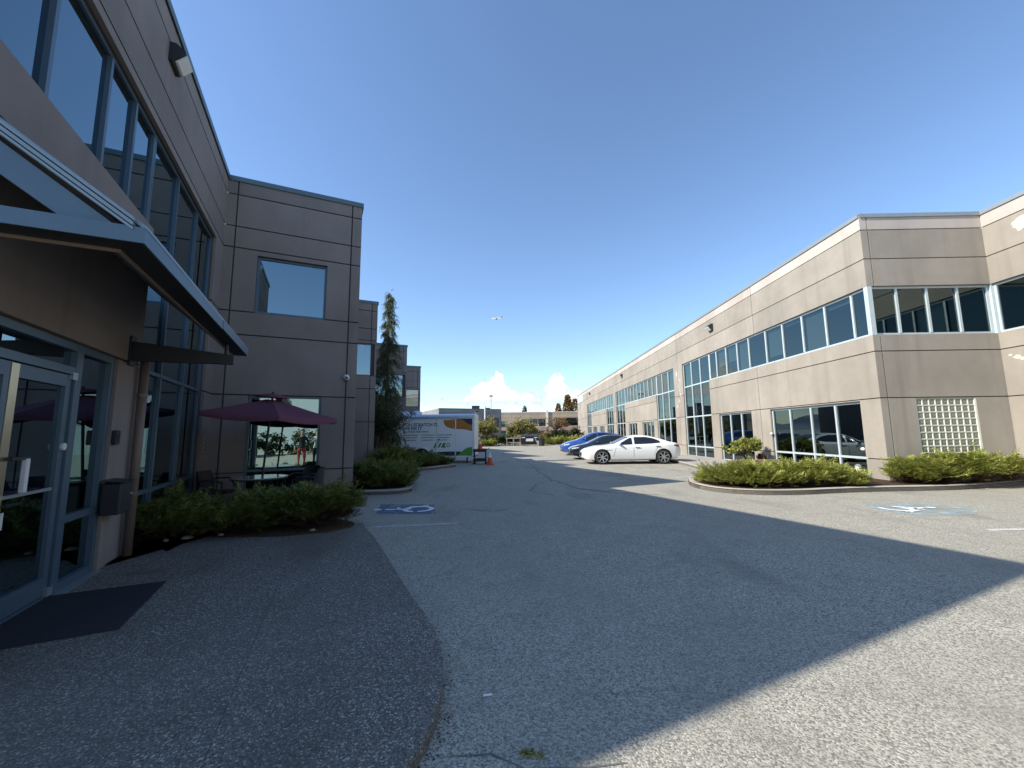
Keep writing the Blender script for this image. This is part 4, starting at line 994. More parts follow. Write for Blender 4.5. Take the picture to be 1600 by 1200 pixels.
# far planting
FG = 'olive trees across the far end of the lot'
clump_tree('olive_tree', 'olive green tree beside the trailer tail', (-3.4, 51.5, 0), 1.3, [(0, 0, 2.4, 1.35, 1.2, 1.1), (.5, 0, 1.9, 1.0, 1, .7), (-.6, .2, 2.1, .8, .9, .8)], 5200, .24, M_olive, group=FG, seed=31, tr=.11, clumps=60)
clump_tree('olive_tree', 'broad olive tree behind the black dumpster', (1.2, 53, 0), 1.3, [(0, 0, 2.2, 1.7, 1.3, 1.1), (-1.1, 0, 1.7, 1.0, 1, .7), (1.0, .2, 1.8, 1.1, .9, .8)], 6000, .25, M_olive, group=FG, seed=32, tr=.12, clumps=70)
clump_tree('bare_tree', 'thin russet tree in front of the tan building', (6.1, 58, 0), 1.9, [(0, 0, 3.0, 2.0, 1.3, .7), (1.0, 0, 2.7, 1.2, 1, .5)], 900, .2, M_autumn, group=None, seed=33, tr=.08, clumps=50, twigs=46)
clump_tree('far_shrub', 'tall dark green shrub group beside the beige building end', (7.0, 55, 0), .5, [(-1.3, 0, .9, 1.3, .9, .8), (.3, 0, 1.1, 1.3, .9, .9), (1.6, 0, 1.0, 1.0, .9, .9)], 4800, .24, M_leaf, 'shrub', seed=34, clumps=60)
clump_tree('far_shrub', 'small russet shrub left of the dark green shrubs', (4.6, 56, 0), .4, [(0, 0, .9, .8, .7, .6)], 1400, .2, M_autumn, 'shrub', seed=35, clumps=20)
juniper('juniper_hedge', 'low yellow green hedge mound behind the traffic cones', [(-3.3, 47.6, 1.3, .9, .55, 0), (-4.2, 47.4, .9, .8, .5, 0)], 2600, .40, 0, mat=MATS['juniper'], group='low hedges at the far end')
juniper('juniper_hedge', 'low dark hedge row left of the dumpster', [(-1.6, 49.3, 1.6, .9, .95, 0), (.1, 49.6, 1.2, .8, .85, 0), (-3.2, 49.5, 1.0, .8, .8, 0)], 3000, .42, 0, mat=M_leaf, group='low hedges at the far end')
juniper('juniper_hedge', 'low green hedge row right of the dumpster', [(5.0, 50.6, 1.6, .9, .65, 0), (7.0, 50.8, 1.5, .9, .7, 0)], 3400, .42, 0, mat=MATS['juniper'], group='low hedges at the far end')
def spire(loc, H, r, n, label, mat, seed):
    rr = np.random.default_rng(seed); t = thing('tall_tree', label, 'tree', loc); mb = MB(); mb.tube([(0, 0, 0), (0, 0, H*.9)], [.4, .05], 7); part('trunk', mb, M_bark, t)
    u = rr.uniform(.1, 1, n); rad = r*(1-u)**.7*rr.uniform(.4, 1.05, n); a = rr.uniform(0, 6.283, n)
    P = np.stack([rad*np.cos(a), rad*np.sin(a), H*u], 1); D = np.stack([np.cos(a), np.sin(a), rr.normal(.1, .4, n)], 1)+rr.normal(0, .4, (n, 3))
    V, F = scatter(*LEAF, P, D, H*.055*rr.uniform(.6, 1.3, n)); mesh_obj('crown', fast_mesh('crown', V, F), mat, t)
spire((3.6, 118, 0), 9.2, 1.9, 900, 'small dark conifer top above the tan building roof', M_con, 41)
spire((16.2, 118, 0), 12.2, 2.6, 2400, 'tall russet tree showing past the beige building end', M_autumn, 42)
spire((13.2, 116, 0), 9.6, 2.0, 1500, 'shorter russet tree left of the tall russet tree', M_autumn, 43)
spire((19.0, 122, 0), 11.5, 2.6, 1500, 'partly hidden russet tree at the beige building end', M_autumn, 44)
# weeds in the near crack, litter
wd = thing('weed', 'tiny green weed tuft in the near asphalt crack', 'weed', (.07, 2.10, 0)); n = 60
P = np.stack([RNG.normal(0, .03, n), RNG.normal(0, .012, n), np.full(n, .002)], 1); D = RNG.normal(0, .6, (n, 3)); D[:, 2] = np.abs(D[:, 2])*.5+.25
V, F = scatter(*LEAF, P, D, RNG.uniform(.012, .03, n)); mesh_obj('blades', fast_mesh('blades', V, F), M_olive, wd)
o = part('cigarette_butt', MB().tube([(-.185, 2.52, .008), (-.135, 2.53, .008)], .006, 8), M_white); tag(o, 'white cigarette butt lying on the near asphalt', 'litter')
# moss and grit along the walk edge
gm_ = MB()
for i in range(130):
    k = random.randrange(4, len(edge)-14); p = edge[k].lerp(edge[k+1], random.random()); r_ = random.uniform(.004, .011)
    q_ = Vector((p.x+random.uniform(.0, .07), p.y+random.uniform(-.02, .02), 0)); a = random.random()*3
    gm_.add([(q_.x+r_*math.cos(a), q_.y+r_*math.sin(a), .001), (q_.x+r_*math.cos(a+2), q_.y+r_*math.sin(a+2), .001), (q_.x+r_*math.cos(a+4), q_.y+r_*math.sin(a+4), .001), (q_.x, q_.y, r_*.35)], [(0, 1, 3), (1, 2, 3), (2, 0, 3)])
o = part('edge_debris', gm_, M_soil); o['kind'] = 'stuff'; o['label'] = 'brown grit and moss along the curved walk edge'; o['category'] = 'debris'
# stones lying in the near bed
for i, (x, y, s) in enumerate(((-4.75, 5.74, .045), (-4.55, 5.86, .06), (-4.2, 6.02, .035), (-3.0, 6.25, .035))):
    rr = random.Random(i); mb = MB(Matrix.Translation((x, y, .10)) @ Matrix.Rotation(rr.random()*3, 4, 'Z')); mb.sphere((0, 0, 0), s, (1.3, .8, .5), 8, 5)
    for v in mb.v: v += Vector((rr.gauss(0, s*.08), rr.gauss(0, s*.08), rr.gauss(0, s*.05)))
    o = part('stone', mb, M_kerb, None, True); tag(o, ['pale stone at the letter box end of the near bed', 'largest pale stone at the front of the near bed', 'small pale stone under the middle of the near juniper', 'small stone near the tip of the near bed'][i], 'stone', 'stones in the near bed')
# ------------------------------------------------------------------ cars
def sm_interp(xs, pts):
    p = sorted(pts); X = np.array([a for a, _ in p]); Y = np.array([b for _, b in p])
    d = np.linspace(X[0], X[-1], 400); y = np.interp(d, X, Y); k = 13
    yp = np.concatenate([np.full(k, y[0]), y, np.full(k, y[-1])]); ker = np.hanning(2*k+1); ker /= ker.sum()
    ys = np.convolve(yp, ker, 'valid'); f = np.clip(np.minimum(np.arange(400), np.arange(400)[::-1])/k, 0, 1); y = ys*f+y*(1-f)
    return np.interp(xs, d, y)
def paint(name, c, rough=.25, metal=0.0):
    t = NT(name); t.set(c, rough, metal, .5, 1.0); return t.m
M_cglass = NT('car_glass'); M_cglass = M_cglass.set((.012, .015, .018), .04, 0, .8)
M_tyre = plain('tyre', (.018, .018, .019), .85); M_rim = plain('alloy_rim', (.55, .56, .58), .25, .9); M_rimd = plain('rim_dark', (.05, .05, .055), .4, .5)
t = NT('headlamp'); M_hl = t.set((.62, .66, .70), .08, .1, .9); M_tail = plain('tail_red', (.20, .01, .012), .2)
M_well = plain('wheel_well', (.012, .012, .012), .9)
def car(name, label, S, loc, rotz, color, rimmat=None):
    t = thing(name, label, 'car', loc, rotz)
    x0, x1 = S['rear'], S['front']; n = 72
    u = np.linspace(0, 1, n); xs = x0+(x1-x0)*(.5-.5*np.cos(math.pi*u)*.55-.5*(1-2*u)*.45)
    zt = sm_interp(xs, S['top']); zs = np.minimum(sm_interp(xs, S['belt']), zt-.015); w = sm_interp(xs, S['w']); zb = sm_interp(xs, S['bot'])
    V = []; m_ = 0
    for i in range(n):
        W, T, Sh, B = w[i], zt[i], zs[i], zb[i]; g_ = float(np.clip((T-Sh)/.34, 0, 1)); wr = (1-g_)*.80+g_*S['rail']; zr = Sh+(T-Sh)*((1-g_)*.72+g_*.86)
        hmid = B+(Sh-B)*.55
        half = [(0, B), (.82*W, B), (.95*W, B+.05), (.99*W, B+.16), (1.0*W, hmid), (.992*W, Sh-.11*(Sh-B)), (.972*W, Sh-.025), (.945*W, Sh), (.90*W, Sh+(zr-Sh)*.06)]
        a, b = (.90*W, Sh+(zr-Sh)*.06), (wr*W, zr)
        for k in (.33, .66): half.append((a[0]+(b[0]-a[0])*k+.014*g_, a[1]+(b[1]-a[1])*k))
        half += [b, (wr*W*.90, zr+(T-zr)*.55), (wr*W*.62, zr+(T-zr)*.88), (wr*W*.3, zr+(T-zr)*.98), (0, T)]
        ring = [(y, z) for y, z in half]+[(-y, z) for y, z in half[-2:0:-1]]
        m_ = len(ring); V += [(xs[i], y, z) for y, z in ring]
    F = []
    for i in range(n-1):
        for k in range(m_):
            j = (k+1) % m_; F.append((i*m_+k, i*m_+j, (i+1)*m_+j, (i+1)*m_+k))
    for i in (0, n-1):
        c = len(V); V.append((xs[i]+(-.02 if i == 0 else .02), 0, (zt[i]+zb[i])/2))
        for k in range(m_): F.append((c, i*m_+(k+1) % m_, i*m_+k) if i == 0 else (c, i*m_+k, i*m_+(k+1) % m_))
    me = bpy.data.meshes.new('body'); me.from_pydata(V, [], F); me.update()
    bm = bmesh.new(); bm.from_mesh(me); bmesh.ops.recalc_face_normals(bm, faces=bm.faces); bm.to_mesh(me); bvh = BVHTree.FromBMesh(bm); bm.free()
    me.materials.append(color); me.materials.append(M_well)
    body = bpy.data.objects.new('body', me); COL.objects.link(body)
    wb, rad = S['wb'], S['r']; W0 = max(w)
    cm_ = MB()
    for sx in (wb/2, -wb/2):
        for sy in (1, -1): cm_.lathe([(.001, -.3), (rad+.05, -.3), (rad+.05, .3), (.001, .3)], (sx, sy*(W0-.05), rad+.01), 40, 'y')
    cut = part('cut', cm_, M_well); md = body.modifiers.new('b', 'BOOLEAN'); md.object = cut; md.operation = 'DIFFERENCE'; md.solver = 'EXACT'
    dg = bpy.context.evaluated_depsgraph_get(); me2 = bpy.data.meshes.new_from_object(body.evaluated_get(dg)); body.modifiers.clear(); body.data = me2
    for p in me2.polygons:
        c = p.center
        for sx in (wb/2, -wb/2):
            rr_ = math.hypot(c.x-sx, c.z-rad-.01)
            if rr_ < rad+.053 and abs(c.y) > .3 and (abs(rr_-rad-.05) < .02 or abs(p.normal.y) > .95) and abs(abs(c.y)) < W0-.02 and abs(c.y) < W0*.93: p.material_index = min(1, len(me2.materials)-1)
    me2.shade_smooth()
    try: me2.set_sharp_from_angle(angle=R(35))
    except Exception: pass
    bpy.data.objects.remove(cut); body.parent = t
    def side(top, bot, mat, nm, sides=(1, -1), off=.006, cols=14, rows=4, parent=None):
        """panel on the flank between two curves given as point lists (x, z)"""
        res = []
        for sd in sides:
            mb = MB(); xa, xb = max(top[0][0], bot[0][0]), min(top[-1][0], bot[-1][0]); X = np.linspace(top[0][0], top[-1][0], cols); XB = np.linspace(bot[0][0], bot[-1][0], cols)
            ZT = np.interp(X, [p[0] for p in top], [p[1] for p in top]); ZB = np.interp(XB, [p[0] for p in bot], [p[1] for p in bot]); vs = []
            for i in range(cols):
                for j in range(rows):
                    k = j/(rows-1); x = XB[i]+(X[i]-XB[i])*k; z = ZB[i]+(ZT[i]-ZB[i])*k
                    h_ = bvh.ray_cast(Vector((x, 3*sd, z)), Vector((0, -sd, 0))); y = (h_[0].y+sd*off) if h_[0] else sd*.5
                    vs.append((x, y, z))
            mb.add(vs, [(i*rows+j, (i+1)*rows+j, (i+1)*rows+j+1, i*rows+j+1) for i in range(cols-1) for j in range(rows-1)])
            res.append(part(nm, mb, mat, parent or t, True))
        return res
    def topp(xa, xb, ya, yb, mat, nm, off=.006, nxx=10, nyy=9):
        mb = MB(); vs = []
        for i in range(nxx):
            k = i/(nxx-1); x = xa+(xb-xa)*k; hw = ya+(yb-ya)*k
            for j in range(nyy):
                y = hw*(2*j/(nyy-1)-1); h_ = bvh.ray_cast(Vector((x, y, 3)), Vector((0, 0, -1))); vs.append((x, y, (h_[0].z+off) if h_[0] else .5))
        mb.add(vs, [(i*nyy+j, (i+1)*nyy+j, (i+1)*nyy+j+1, i*nyy+j+1) for i in range(nxx-1) for j in range(nyy-1)]); return part(nm, mb, mat, t, True)
    for (top, bot) in S['sidewin']: side(top, bot, M_cglass, 'side_window')
    topp(*S['wind'], M_cglass, 'windshield'); topp(*S['backl'], M_cglass, 'rear_window')
    for (top, bot) in S['lamps']: side(top, bot, M_hl, 'headlight', cols=6, rows=3)
    for (top, bot) in S['tails']: side(top, bot, M_tail, 'tail_light', cols=6, rows=3)
    for (top, bot, mt, nm) in S.get('trim', []): side(top, bot, mt, nm, cols=12, rows=3, off=.004)
    # shut lines and handles
    for (xa, za, xb, zb_) in S['lines']: side([(xa, za), (xa+.012, za)], [(xb, zb_), (xb+.012, zb_)], M_black, 'door_seam', cols=2, rows=9, off=.003)
    for (x, z) in S['handles']:
        for sd in (1, -1):
            h_ = bvh.ray_cast(Vector((x, 3*sd, z)), Vector((0, -sd, 0))); y = h_[0].y; mb = MB(); mb.bbox((x-.11, min(y, y+sd*.028), z-.014), (x+.11, max(y, y+sd*.028), z+.014), .006); part('door_handle', mb, S.get('hmat', color), t)
    x, z = S['mirror']
    for sd in (1, -1):
        h_ = bvh.ray_cast(Vector((x, 3*sd, z)), Vector((0, -sd, 0))); y = h_[0].y; mb = MB(); mb.sphere((x-.02, y+sd*.13, z+.05), .1, (.75, 1.15, .62), 14, 8); mb.tube([(x, y-sd*.02, z), (x-.01, y+sd*.1, z+.03)], .025, 6); part('mirror', mb, color, t, True)
    # nose: grille and lower intake as shallow panels on the front
    def front(ys, zz, mat, nm, off=.01):
        mb = MB(); vs = []
        for i, y in enumerate(ys):
            for z in zz[i]:
                h_ = bvh.ray_cast(Vector((4, y, z)), Vector((-1, 0, 0))); vs.append(((h_[0].x+off) if h_[0] else x1, y, z))
        r_ = len(zz[0]); mb.add(vs, [(i*r_+j, (i+1)*r_+j, (i+1)*r_+j+1, i*r_+j+1) for i in range(len(ys)-1) for j in range(r_-1)]); part(nm, mb, mat, t, True)
    for (hw, zc, zh, pw, mt, nm) in S['nose']:
        ys = list(np.linspace(-hw, hw, 13)); front(ys, [[zc+zh*(1-abs(y/hw)**pw*.7)*k for k in (-1, -.33, .33, 1)] for y in ys], mt, nm)
    for sx in (wb/2, -wb/2):
        for sy in (1, -1):
            yo = W0-.115; T = Matrix.Translation((sx, sy*yo, rad)); mb = MB(T)
            hw_ = .115; mb.lathe([(rad*.72, -hw_), (rad*.93, -hw_), (rad, -hw_*.7), (rad, hw_*.7), (rad*.93, hw_), (rad*.72, hw_)], (0, 0, 0), 36, 'y')
            wh = part('wheel', mb, M_tyre, t, True); o_ = sy*hw_
            mb = MB(T); mb.lathe([(rad*.74, o_*1.0), (rad*.70, o_*.98), (rad*.68, o_*.3), (.001, o_*.25), (.001, o_*.15), (rad*.74, o_*.1)], (0, 0, 0), 36, 'y'); part('rim_barrel', mb, M_rimd, wh, True)
            mb = MB(T)
            for k in range(S.get('spokes', 7)):
                a = 2*math.pi*k/S.get('spokes', 7)
                for da in (0,):
                    ca, sa = math.cos(a+da), math.sin(a+da); c2, s2 = math.cos(a+da*1.4), math.sin(a+da*1.4); e1, e2 = Vector((ca*.05, 0, sa*.05)), Vector((c2*rad*.70, 0, s2*rad*.70)); pn = Vector((-sa, 0, ca))*.026
                    mb.extr([e1-pn+Vector((0, o_*.75, 0)), e1+pn+Vector((0, o_*.75, 0)), e2+pn*.8+Vector((0, o_*.93, 0)), e2-pn*.8+Vector((0, o_*.93, 0))], (0, -o_*.25, 0))
            mb.lathe([(.001, o_*.82), (.06, o_*.8), (.07, o_*.6), (.001, o_*.6)], (0, 0, 0), 16, 'y'); mb.lathe([(rad*.735, o_*1.005), (rad*.69, o_*1.0), (rad*.685, o_*.8), (rad*.735, o_*.8)], (0, 0, 0), 36, 'y')
            part('rim', mb, rimmat or M_rim, wh)
    t.scale = (.95, .95, .93)
    return t
W1 = [(-2.42, .66), (-2.36, .78), (-2.15, .90), (-1.7, .955), (-.8, .95), (0, .945), (.9, .95), (1.7, .945), (2.15, .88), (2.32, .76), (2.42, .56)]
SEDAN = dict(rear=-2.42, front=2.42, wb=2.98, r=.355, rail=.70, w=W1,
    top=[(-2.42, .80), (-2.38, 1.02), (-2.1, 1.075), (-1.85, 1.13), (-1.4, 1.30), (-.9, 1.42), (-.45, 1.455), (-.05, 1.43), (.35, 1.27), (.85, 1.02), (1.0, .985), (1.6, .92), (2.1, .80), (2.32, .70), (2.42, .58)],
    belt=[(-2.42, .78), (-2.2, 1.0), (-1.75, 1.03), (-1.2, .98), (-.3, .94), (.6, .915), (1.0, .90), (1.7, .84), (2.1, .74), (2.42, .54)],
    bot=[(-2.42, .42), (-2.2, .28), (-1.5, .20), (0, .18), (1.6, .18), (2.2, .20), (2.42, .30)],
    sidewin=[([(-.02, 1.33), (.15, 1.28), (.55, 1.06), (.72, .965)], [(-.02, .985), (.3, .97), (.55, .96), (.73, .955)]), ([(-1.35, 1.16), (-1.1, 1.27), (-.7, 1.35), (-.12, 1.345)], [(-1.40, 1.06), (-1.0, 1.02), (-.5, 1.0), (-.12, .99)])],
    wind=(.93, .12, .76, .60), backl=(-.98, -1.72, .56, .66),
    lamps=[([(1.95, .76), (2.2, .735), (2.32, .68)], [(1.95, .70), (2.2, .66), (2.32, .63)])], tails=[([(-2.36, .93), (-2.2, .97), (-2.02, .96)], [(-2.36, .83), (-2.2, .86), (-2.02, .91)])],
    trim=[([(-1.1, .26), (0, .245), (1.05, .245)], [(-1.1, .205), (0, .19), (1.05, .19)], M_black, 'sill_trim'), ([(1.0, .715), (1.2, .72), (1.32, .725)], [(1.0, .695), (1.2, .70), (1.32, .705)], M_black, 'fender_vent')],
    lines=[(-.07, .97, -.05, .30), (.78, .90, .95, .36), (-1.32, 1.03, -1.02, .45)], handles=[(.0-.25, .83), (-1.25, .875)], mirror=(.66, .97), hmat=M_dark,
    nose=[(.42, .50, .12, 2.2, M_black, 'grille'), (.66, .30, .06, 3, M_black, 'lower_intake')], spokes=7)
car('parked_car', 'white sports sedan parked nearest, nose to the lane', SEDAN, (5.62, 20.0, 0), R(178.5), paint('pearl_white', (.80, .80, .77), .3))
EV = dict(SEDAN); EV.update(rear=-2.3, front=2.36, wb=2.88, r=.34, rail=.66,
    w=[(-2.3, .62), (-2.2, .78), (-1.9, .88), (-1.2, .92), (0, .915), (1.2, .92), (1.8, .90), (2.1, .80), (2.3, .62), (2.36, .48)],
    top=[(-2.3, .85), (-2.2, 1.06), (-1.9, 1.13), (-1.2, 1.32), (-.5, 1.44), (0, 1.44), (.4, 1.36), (.9, 1.12), (1.25, .97), (1.7, .87), (2.1, .76), (2.3, .66), (2.36, .56)],
    belt=[(-2.3, .8), (-2.0, 1.0), (-1.2, .99), (0, .93), (1.0, .90), (1.6, .80), (2.1, .68), (2.36, .5)],
    sidewin=[([(.0, 1.36), (.3, 1.29), (.75, 1.08), (1.0, .955)], [(.0, .97), (.4, .955), (.75, .945), (1.02, .94)]), ([(-1.35, 1.17), (-1.0, 1.28), (-.5, 1.36), (-.08, 1.37)], [(-1.4, 1.06), (-1.0, 1.02), (-.5, .99), (-.08, .975)])],
    wind=(1.15, .28, .74, .56), backl=(-.8, -1.8, .54, .62), lamps=[([(1.85, .74), (2.05, .71), (2.22, .66)], [(1.85, .69), (2.05, .65), (2.22, .61)])], tails=[([(-2.22, .95), (-2.05, .99), (-1.9, .99)], [(-2.22, .86), (-2.05, .9), (-1.9, .93)])],
    trim=[([(-1.0, .26), (0, .245), (1.0, .245)], [(-1.0, .205), (0, .19), (1.0, .19)], M_black, 'sill_trim')], lines=[(-.04, .95, -.04, .3), (.85, .9, .95, .36), (-1.25, 1.02, -1.0, .45)], handles=[(-.3, .80), (-1.2, .84)], mirror=(.78, .96), hmat=M_dark,
    nose=[(.6, .30, .05, 3, M_black, 'lower_intake')], spokes=5)
car('parked_car', 'black sedan parked between the white and blue cars', EV, (5.45, 23.7, 0), R(180), paint('gloss_black', (.012, .014, .018), .2), M_rimd)
SUV = dict(EV); SUV.update(rear=-2.42, front=2.42, wb=2.92, r=.37, rail=.70,
    w=[(-2.42, .64), (-2.3, .82), (-1.9, .94), (-1.2, .975), (0, .965), (1.2, .97), (1.8, .95), (2.15, .84), (2.36, .66), (2.42, .5)],
    top=[(-2.42, .95), (-2.3, 1.2), (-2.0, 1.30), (-1.3, 1.52), (-.6, 1.63), (0, 1.63), (.4, 1.54), (.95, 1.26), (1.35, 1.10), (1.8, 1.0), (2.15, .88), (2.36, .76), (2.42, .64)],
    belt=[(-2.42, .9), (-2.1, 1.14), (-1.2, 1.12), (0, 1.06), (1.0, 1.02), (1.7, .92), (2.15, .79), (2.42, .58)],
    sidewin=[([(.0, 1.54), (.3, 1.47), (.8, 1.22), (1.08, 1.08)], [(.0, 1.10), (.4, 1.085), (.8, 1.07), (1.1, 1.065)]), ([(-1.5, 1.33), (-1.0, 1.48), (-.5, 1.55), (-.08, 1.55)], [(-1.55, 1.2), (-1.0, 1.15), (-.5, 1.12), (-.08, 1.105)])],
    wind=(1.24, .26, .78, .62), backl=(-.95, -1.95, .58, .66), lamps=[([(1.95, .84), (2.12, .81), (2.28, .76)], [(1.95, .77), (2.12, .74), (2.28, .70)])], tails=[([(-2.34, 1.05), (-2.15, 1.1), (-2.0, 1.1)], [(-2.34, .96), (-2.15, 1.0), (-2.0, 1.04)])],
    trim=[([(-1.0, .30), (0, .29), (1.0, .29)], [(-1.0, .205), (0, .19), (1.0, .19)], M_black, 'sill_trim')], handles=[(-.3, .92), (-1.2, .96)], mirror=(.85, 1.09), lines=[(-.04, 1.08, -.04, .33), (.88, 1.02, 1.0, .4), (-1.3, 1.14, -1.05, .5)], nose=[(.66, .32, .07, 3, M_black, 'lower_intake')])
car('parked_car', 'blue sport utility car parked farthest of the three', SUV, (5.55, 27.6, 0), R(180), paint('metallic_blue', (.035, .10, .38), .3, .35), M_rimd)

# ------------------------------------------------------------------ cargo trailer
TX0, TX1, TY, TZ0, TZ1 = -7.0, -1.98, 21.15, .36, 2.30
TRL = thing('cargo_trailer', 'white cargo trailer with repair slogan, orange and green graphics', 'trailer', (TX0, TY, 0), R(-1.0))
TL = TX1-TX0; TW = 2.1
M_tw = plain('trailer_white', (.80, .80, .78), .4, var=.05); M_troof = plain('trailer_roof_metal', (.50, .58, .66), .3, .5)
h = MB(); h.box((0, 0, TZ0), (TL, TW, TZ1)); part('body', h, M_tw, TRL)
h = MB(); pr = [(-.03, TZ1-.02), (-.03, TZ1+.10), (.06, TZ1+.19), (.4, TZ1+.235), (TW/2, TZ1+.25), (TW-.4, TZ1+.235), (TW-.06, TZ1+.19), (TW+.03, TZ1+.10), (TW+.03, TZ1-.02)]
h.extr([(-.02, a, b) for a, b in pr], (TL+.04, 0, 0)); part('roof_cap', h, M_troof, TRL)
h = MB(); h.box((TL-.10, -.014, TZ0-.02), (TL+.012, .10, TZ1-.02)); h.box((0.0, -.012, TZ0-.02), (.05, .05, TZ1-.02)); h.box((.05, -.01, TZ0-.05), (TL-.1, .03, TZ0+.02)); part('corner_trim', h, M_white, TRL)
for x in (1.15, 1.85):
    h = MB(); h.lathe([(.30, 0), (.29, .10), (.24, .17), (.12, .21), (.001, .22)], (x, .7, TZ1+.23), 18); h.box((x-.32, .38, TZ1+.2), (x+.32, 1.02, TZ1+.245)); part('roof_vent', h, M_troof, TRL, False)
# side door outline and seam
h = MB()
for (a, b) in ((3.06, 3.085), (4.03, 4.085)): h.box((a, -.006, TZ0+.04), (b, -.001, TZ1-.06))
h.box((3.09, -.006, TZ1-.085), (4.03, -.001, TZ1-.06)); part('door_frame', h, M_white, TRL)
h = MB(); h.box((3.045, -.004, TZ0+.02), (3.058, -.0005, TZ1-.03)); h.bbox((3.15, -.03, 1.18), (3.24, -.002, 1.24), .005); part('door_latch', h, M_dark, TRL)
def flat(pts, mat, nm, y=-.002, lab=None):
    mb = MB(); mb.add([(a, y, b) for a, b in pts], [tuple(range(len(pts)))]); o = part(nm, mb, mat, TRL, fix=False)
    if lab: o['label'] = lab
def curve(pts, k=3): return [(p[0], p[1]) for p in [(v.x, v.y) for v in chaikin(pts, k)]]
M_or = plain('print_orange', (.42, .17, .03), .5); M_gr = plain('print_green', (.10, .32, .05), .5); M_dk = plain('print_dark', (.02, .035, .045), .5); M_gl = plain('print_logo_green', (.07, .22, .06), .5); M_ink = plain('print_ink', (.06, .07, .085), .5)
zt_ = TZ1-.03
flat([(3.42, zt_-.06)]+curve([(3.42, zt_-.06), (3.46, zt_-.30), (3.66, zt_-.46), (4.04, zt_-.53), (4.5, zt_-.54), (4.9, zt_-.64)])+[(TL-.1, zt_-.64), (TL-.1, zt_)]+[(3.9, zt_), (3.6, zt_-.06)], M_or, 'orange_wave', -.0025)
flat(curve([(4.30, zt_), (4.5, zt_-.10), (4.68, zt_-.26), (TL-.1, zt_-.34)])+[(TL-.1, zt_)], M_dk, 'dark_corner', -.004)
flat(curve([(4.15, TZ0+.02), (4.36, TZ0+.20), (4.6, TZ0+.42), (TL-.1, TZ0+.46)])+[(TL-.1, TZ0+.02)], M_gr, 'green_hill', -.004)
flat(curve([(2.75, TZ0+.16), (3.0, TZ0+.20), (3.4, TZ0+.23), (3.9, TZ0+.235), (4.35, TZ0+.23)])+[(4.3, TZ0+.02), (2.75, TZ0+.02)], M_dk, 'dark_band', -.0028)
flat([(.05, .62)]+curve([(.05, .98), (.3, .90), (.65, .82), (.95, .86), (1.2, .80), (1.32, .60), (1.4, .48)])+[(1.4, TZ0+.02), (.05, TZ0+.02)], M_dk, 'dark_blob', -.0028)
def put_text(txt, x, z, size, mat, squeeze=1.0, nm='lettering'):
    v, f = text_mesh(txt, size, .0005); mb = MB(); mb.add([(x+p.x*squeeze, -.0035+p.z, z+p.y) for p in v], f); part(nm, mb, mat, TRL, fix=False)
put_text('YOU SCRATCH IT,', 1.33, 1.90, .235, M_ink, .94); put_text('WE FIX IT', 1.33, 1.71, .235, M_ink, .94)
put_text('MOBILE SMART REPAIR', 1.62, 1.585, .10, M_ink, 1.0)
def dashes(x0_, x1_, z, sd, nm='small_print'):
    rr = random.Random(sd); mb = MB(); x = x0_
    while x < x1_:
        w_ = rr.uniform(.03, .09); mb.quad((x, -.003, z), (min(x1_, x+w_), -.003, z), (min(x1_, x+w_), -.003, z+.04*rr.uniform(.6, 1)), (x, -.003, z+.04)); x += w_+rr.uniform(.008, .02)
    part(nm, mb, M_ink, TRL, fix=False)
dashes(1.33, 1.58, 1.59, 90)
for r_, z in enumerate((1.43, 1.30, 1.17)):
    dashes(1.36, 2.12-.05*r_, z, r_); dashes(2.28, 2.98-.03*r_, z, r_+10); dashes(3.12, 3.86-.12*r_, z, r_+20)
def sl_poly(x, z, w_, h_, sk): return [(x, z), (x+w_, z), (x+w_+sk, z+h_), (x+sk, z+h_)]
flat(sl_poly(2.90, .80, .11, .24, .13), M_gl, 'logo_stripe', -.0035); flat(sl_poly(3.12, .80, .10, .24, .13), M_gl, 'logo_stripe', -.0035)
flat([(3.30, .80), (3.56, .80), (3.54, .86), (3.50, .92), (3.56, 1.04), (3.42, 1.04)], M_gl, 'logo_letter', -.0035)
def ring(cx, cz, r0, r1, mat, nm, n=28, sx=1.0):
    mb = MB()
    for i in range(n):
        a, b = 2*math.pi*i/n, 2*math.pi*(i+1)/n; mb.quad(*[(cx+sx*q_*math.cos(k), -.0032, cz+q_*math.sin(k)) for q_, k in ((r0, a), (r1, a), (r1, b), (r0, b))])
    part(nm, mb, mat, TRL, fix=False)
ring(3.68, .92, .06, .10, M_gl, 'logo_ring'); ring(3.17, 1.11, .02, .04, M_ink, 'logo_dot')
for (cx, cz, r_, sx) in ((.62, 1.24, .33, .9), (1.10, 1.18, .24, .5)):
    ring(cx, cz, r_*.78, r_, M_ink, 'printed_wheel', 28, sx); ring(cx, cz, .001, r_*.18, M_ink, 'printed_wheel', 14, sx)
    for k in range(5):
        a = 2*math.pi*k/5+.3; p = [(cx+sx*q_*math.cos(a+d_), cz+q_*math.sin(a+d_)) for q_, d_ in ((r_*.15, -.5), (r_*.8, -.22), (r_*.8, .22), (r_*.15, .5))]; flat(p, M_ink, 'printed_spoke', -.0033)
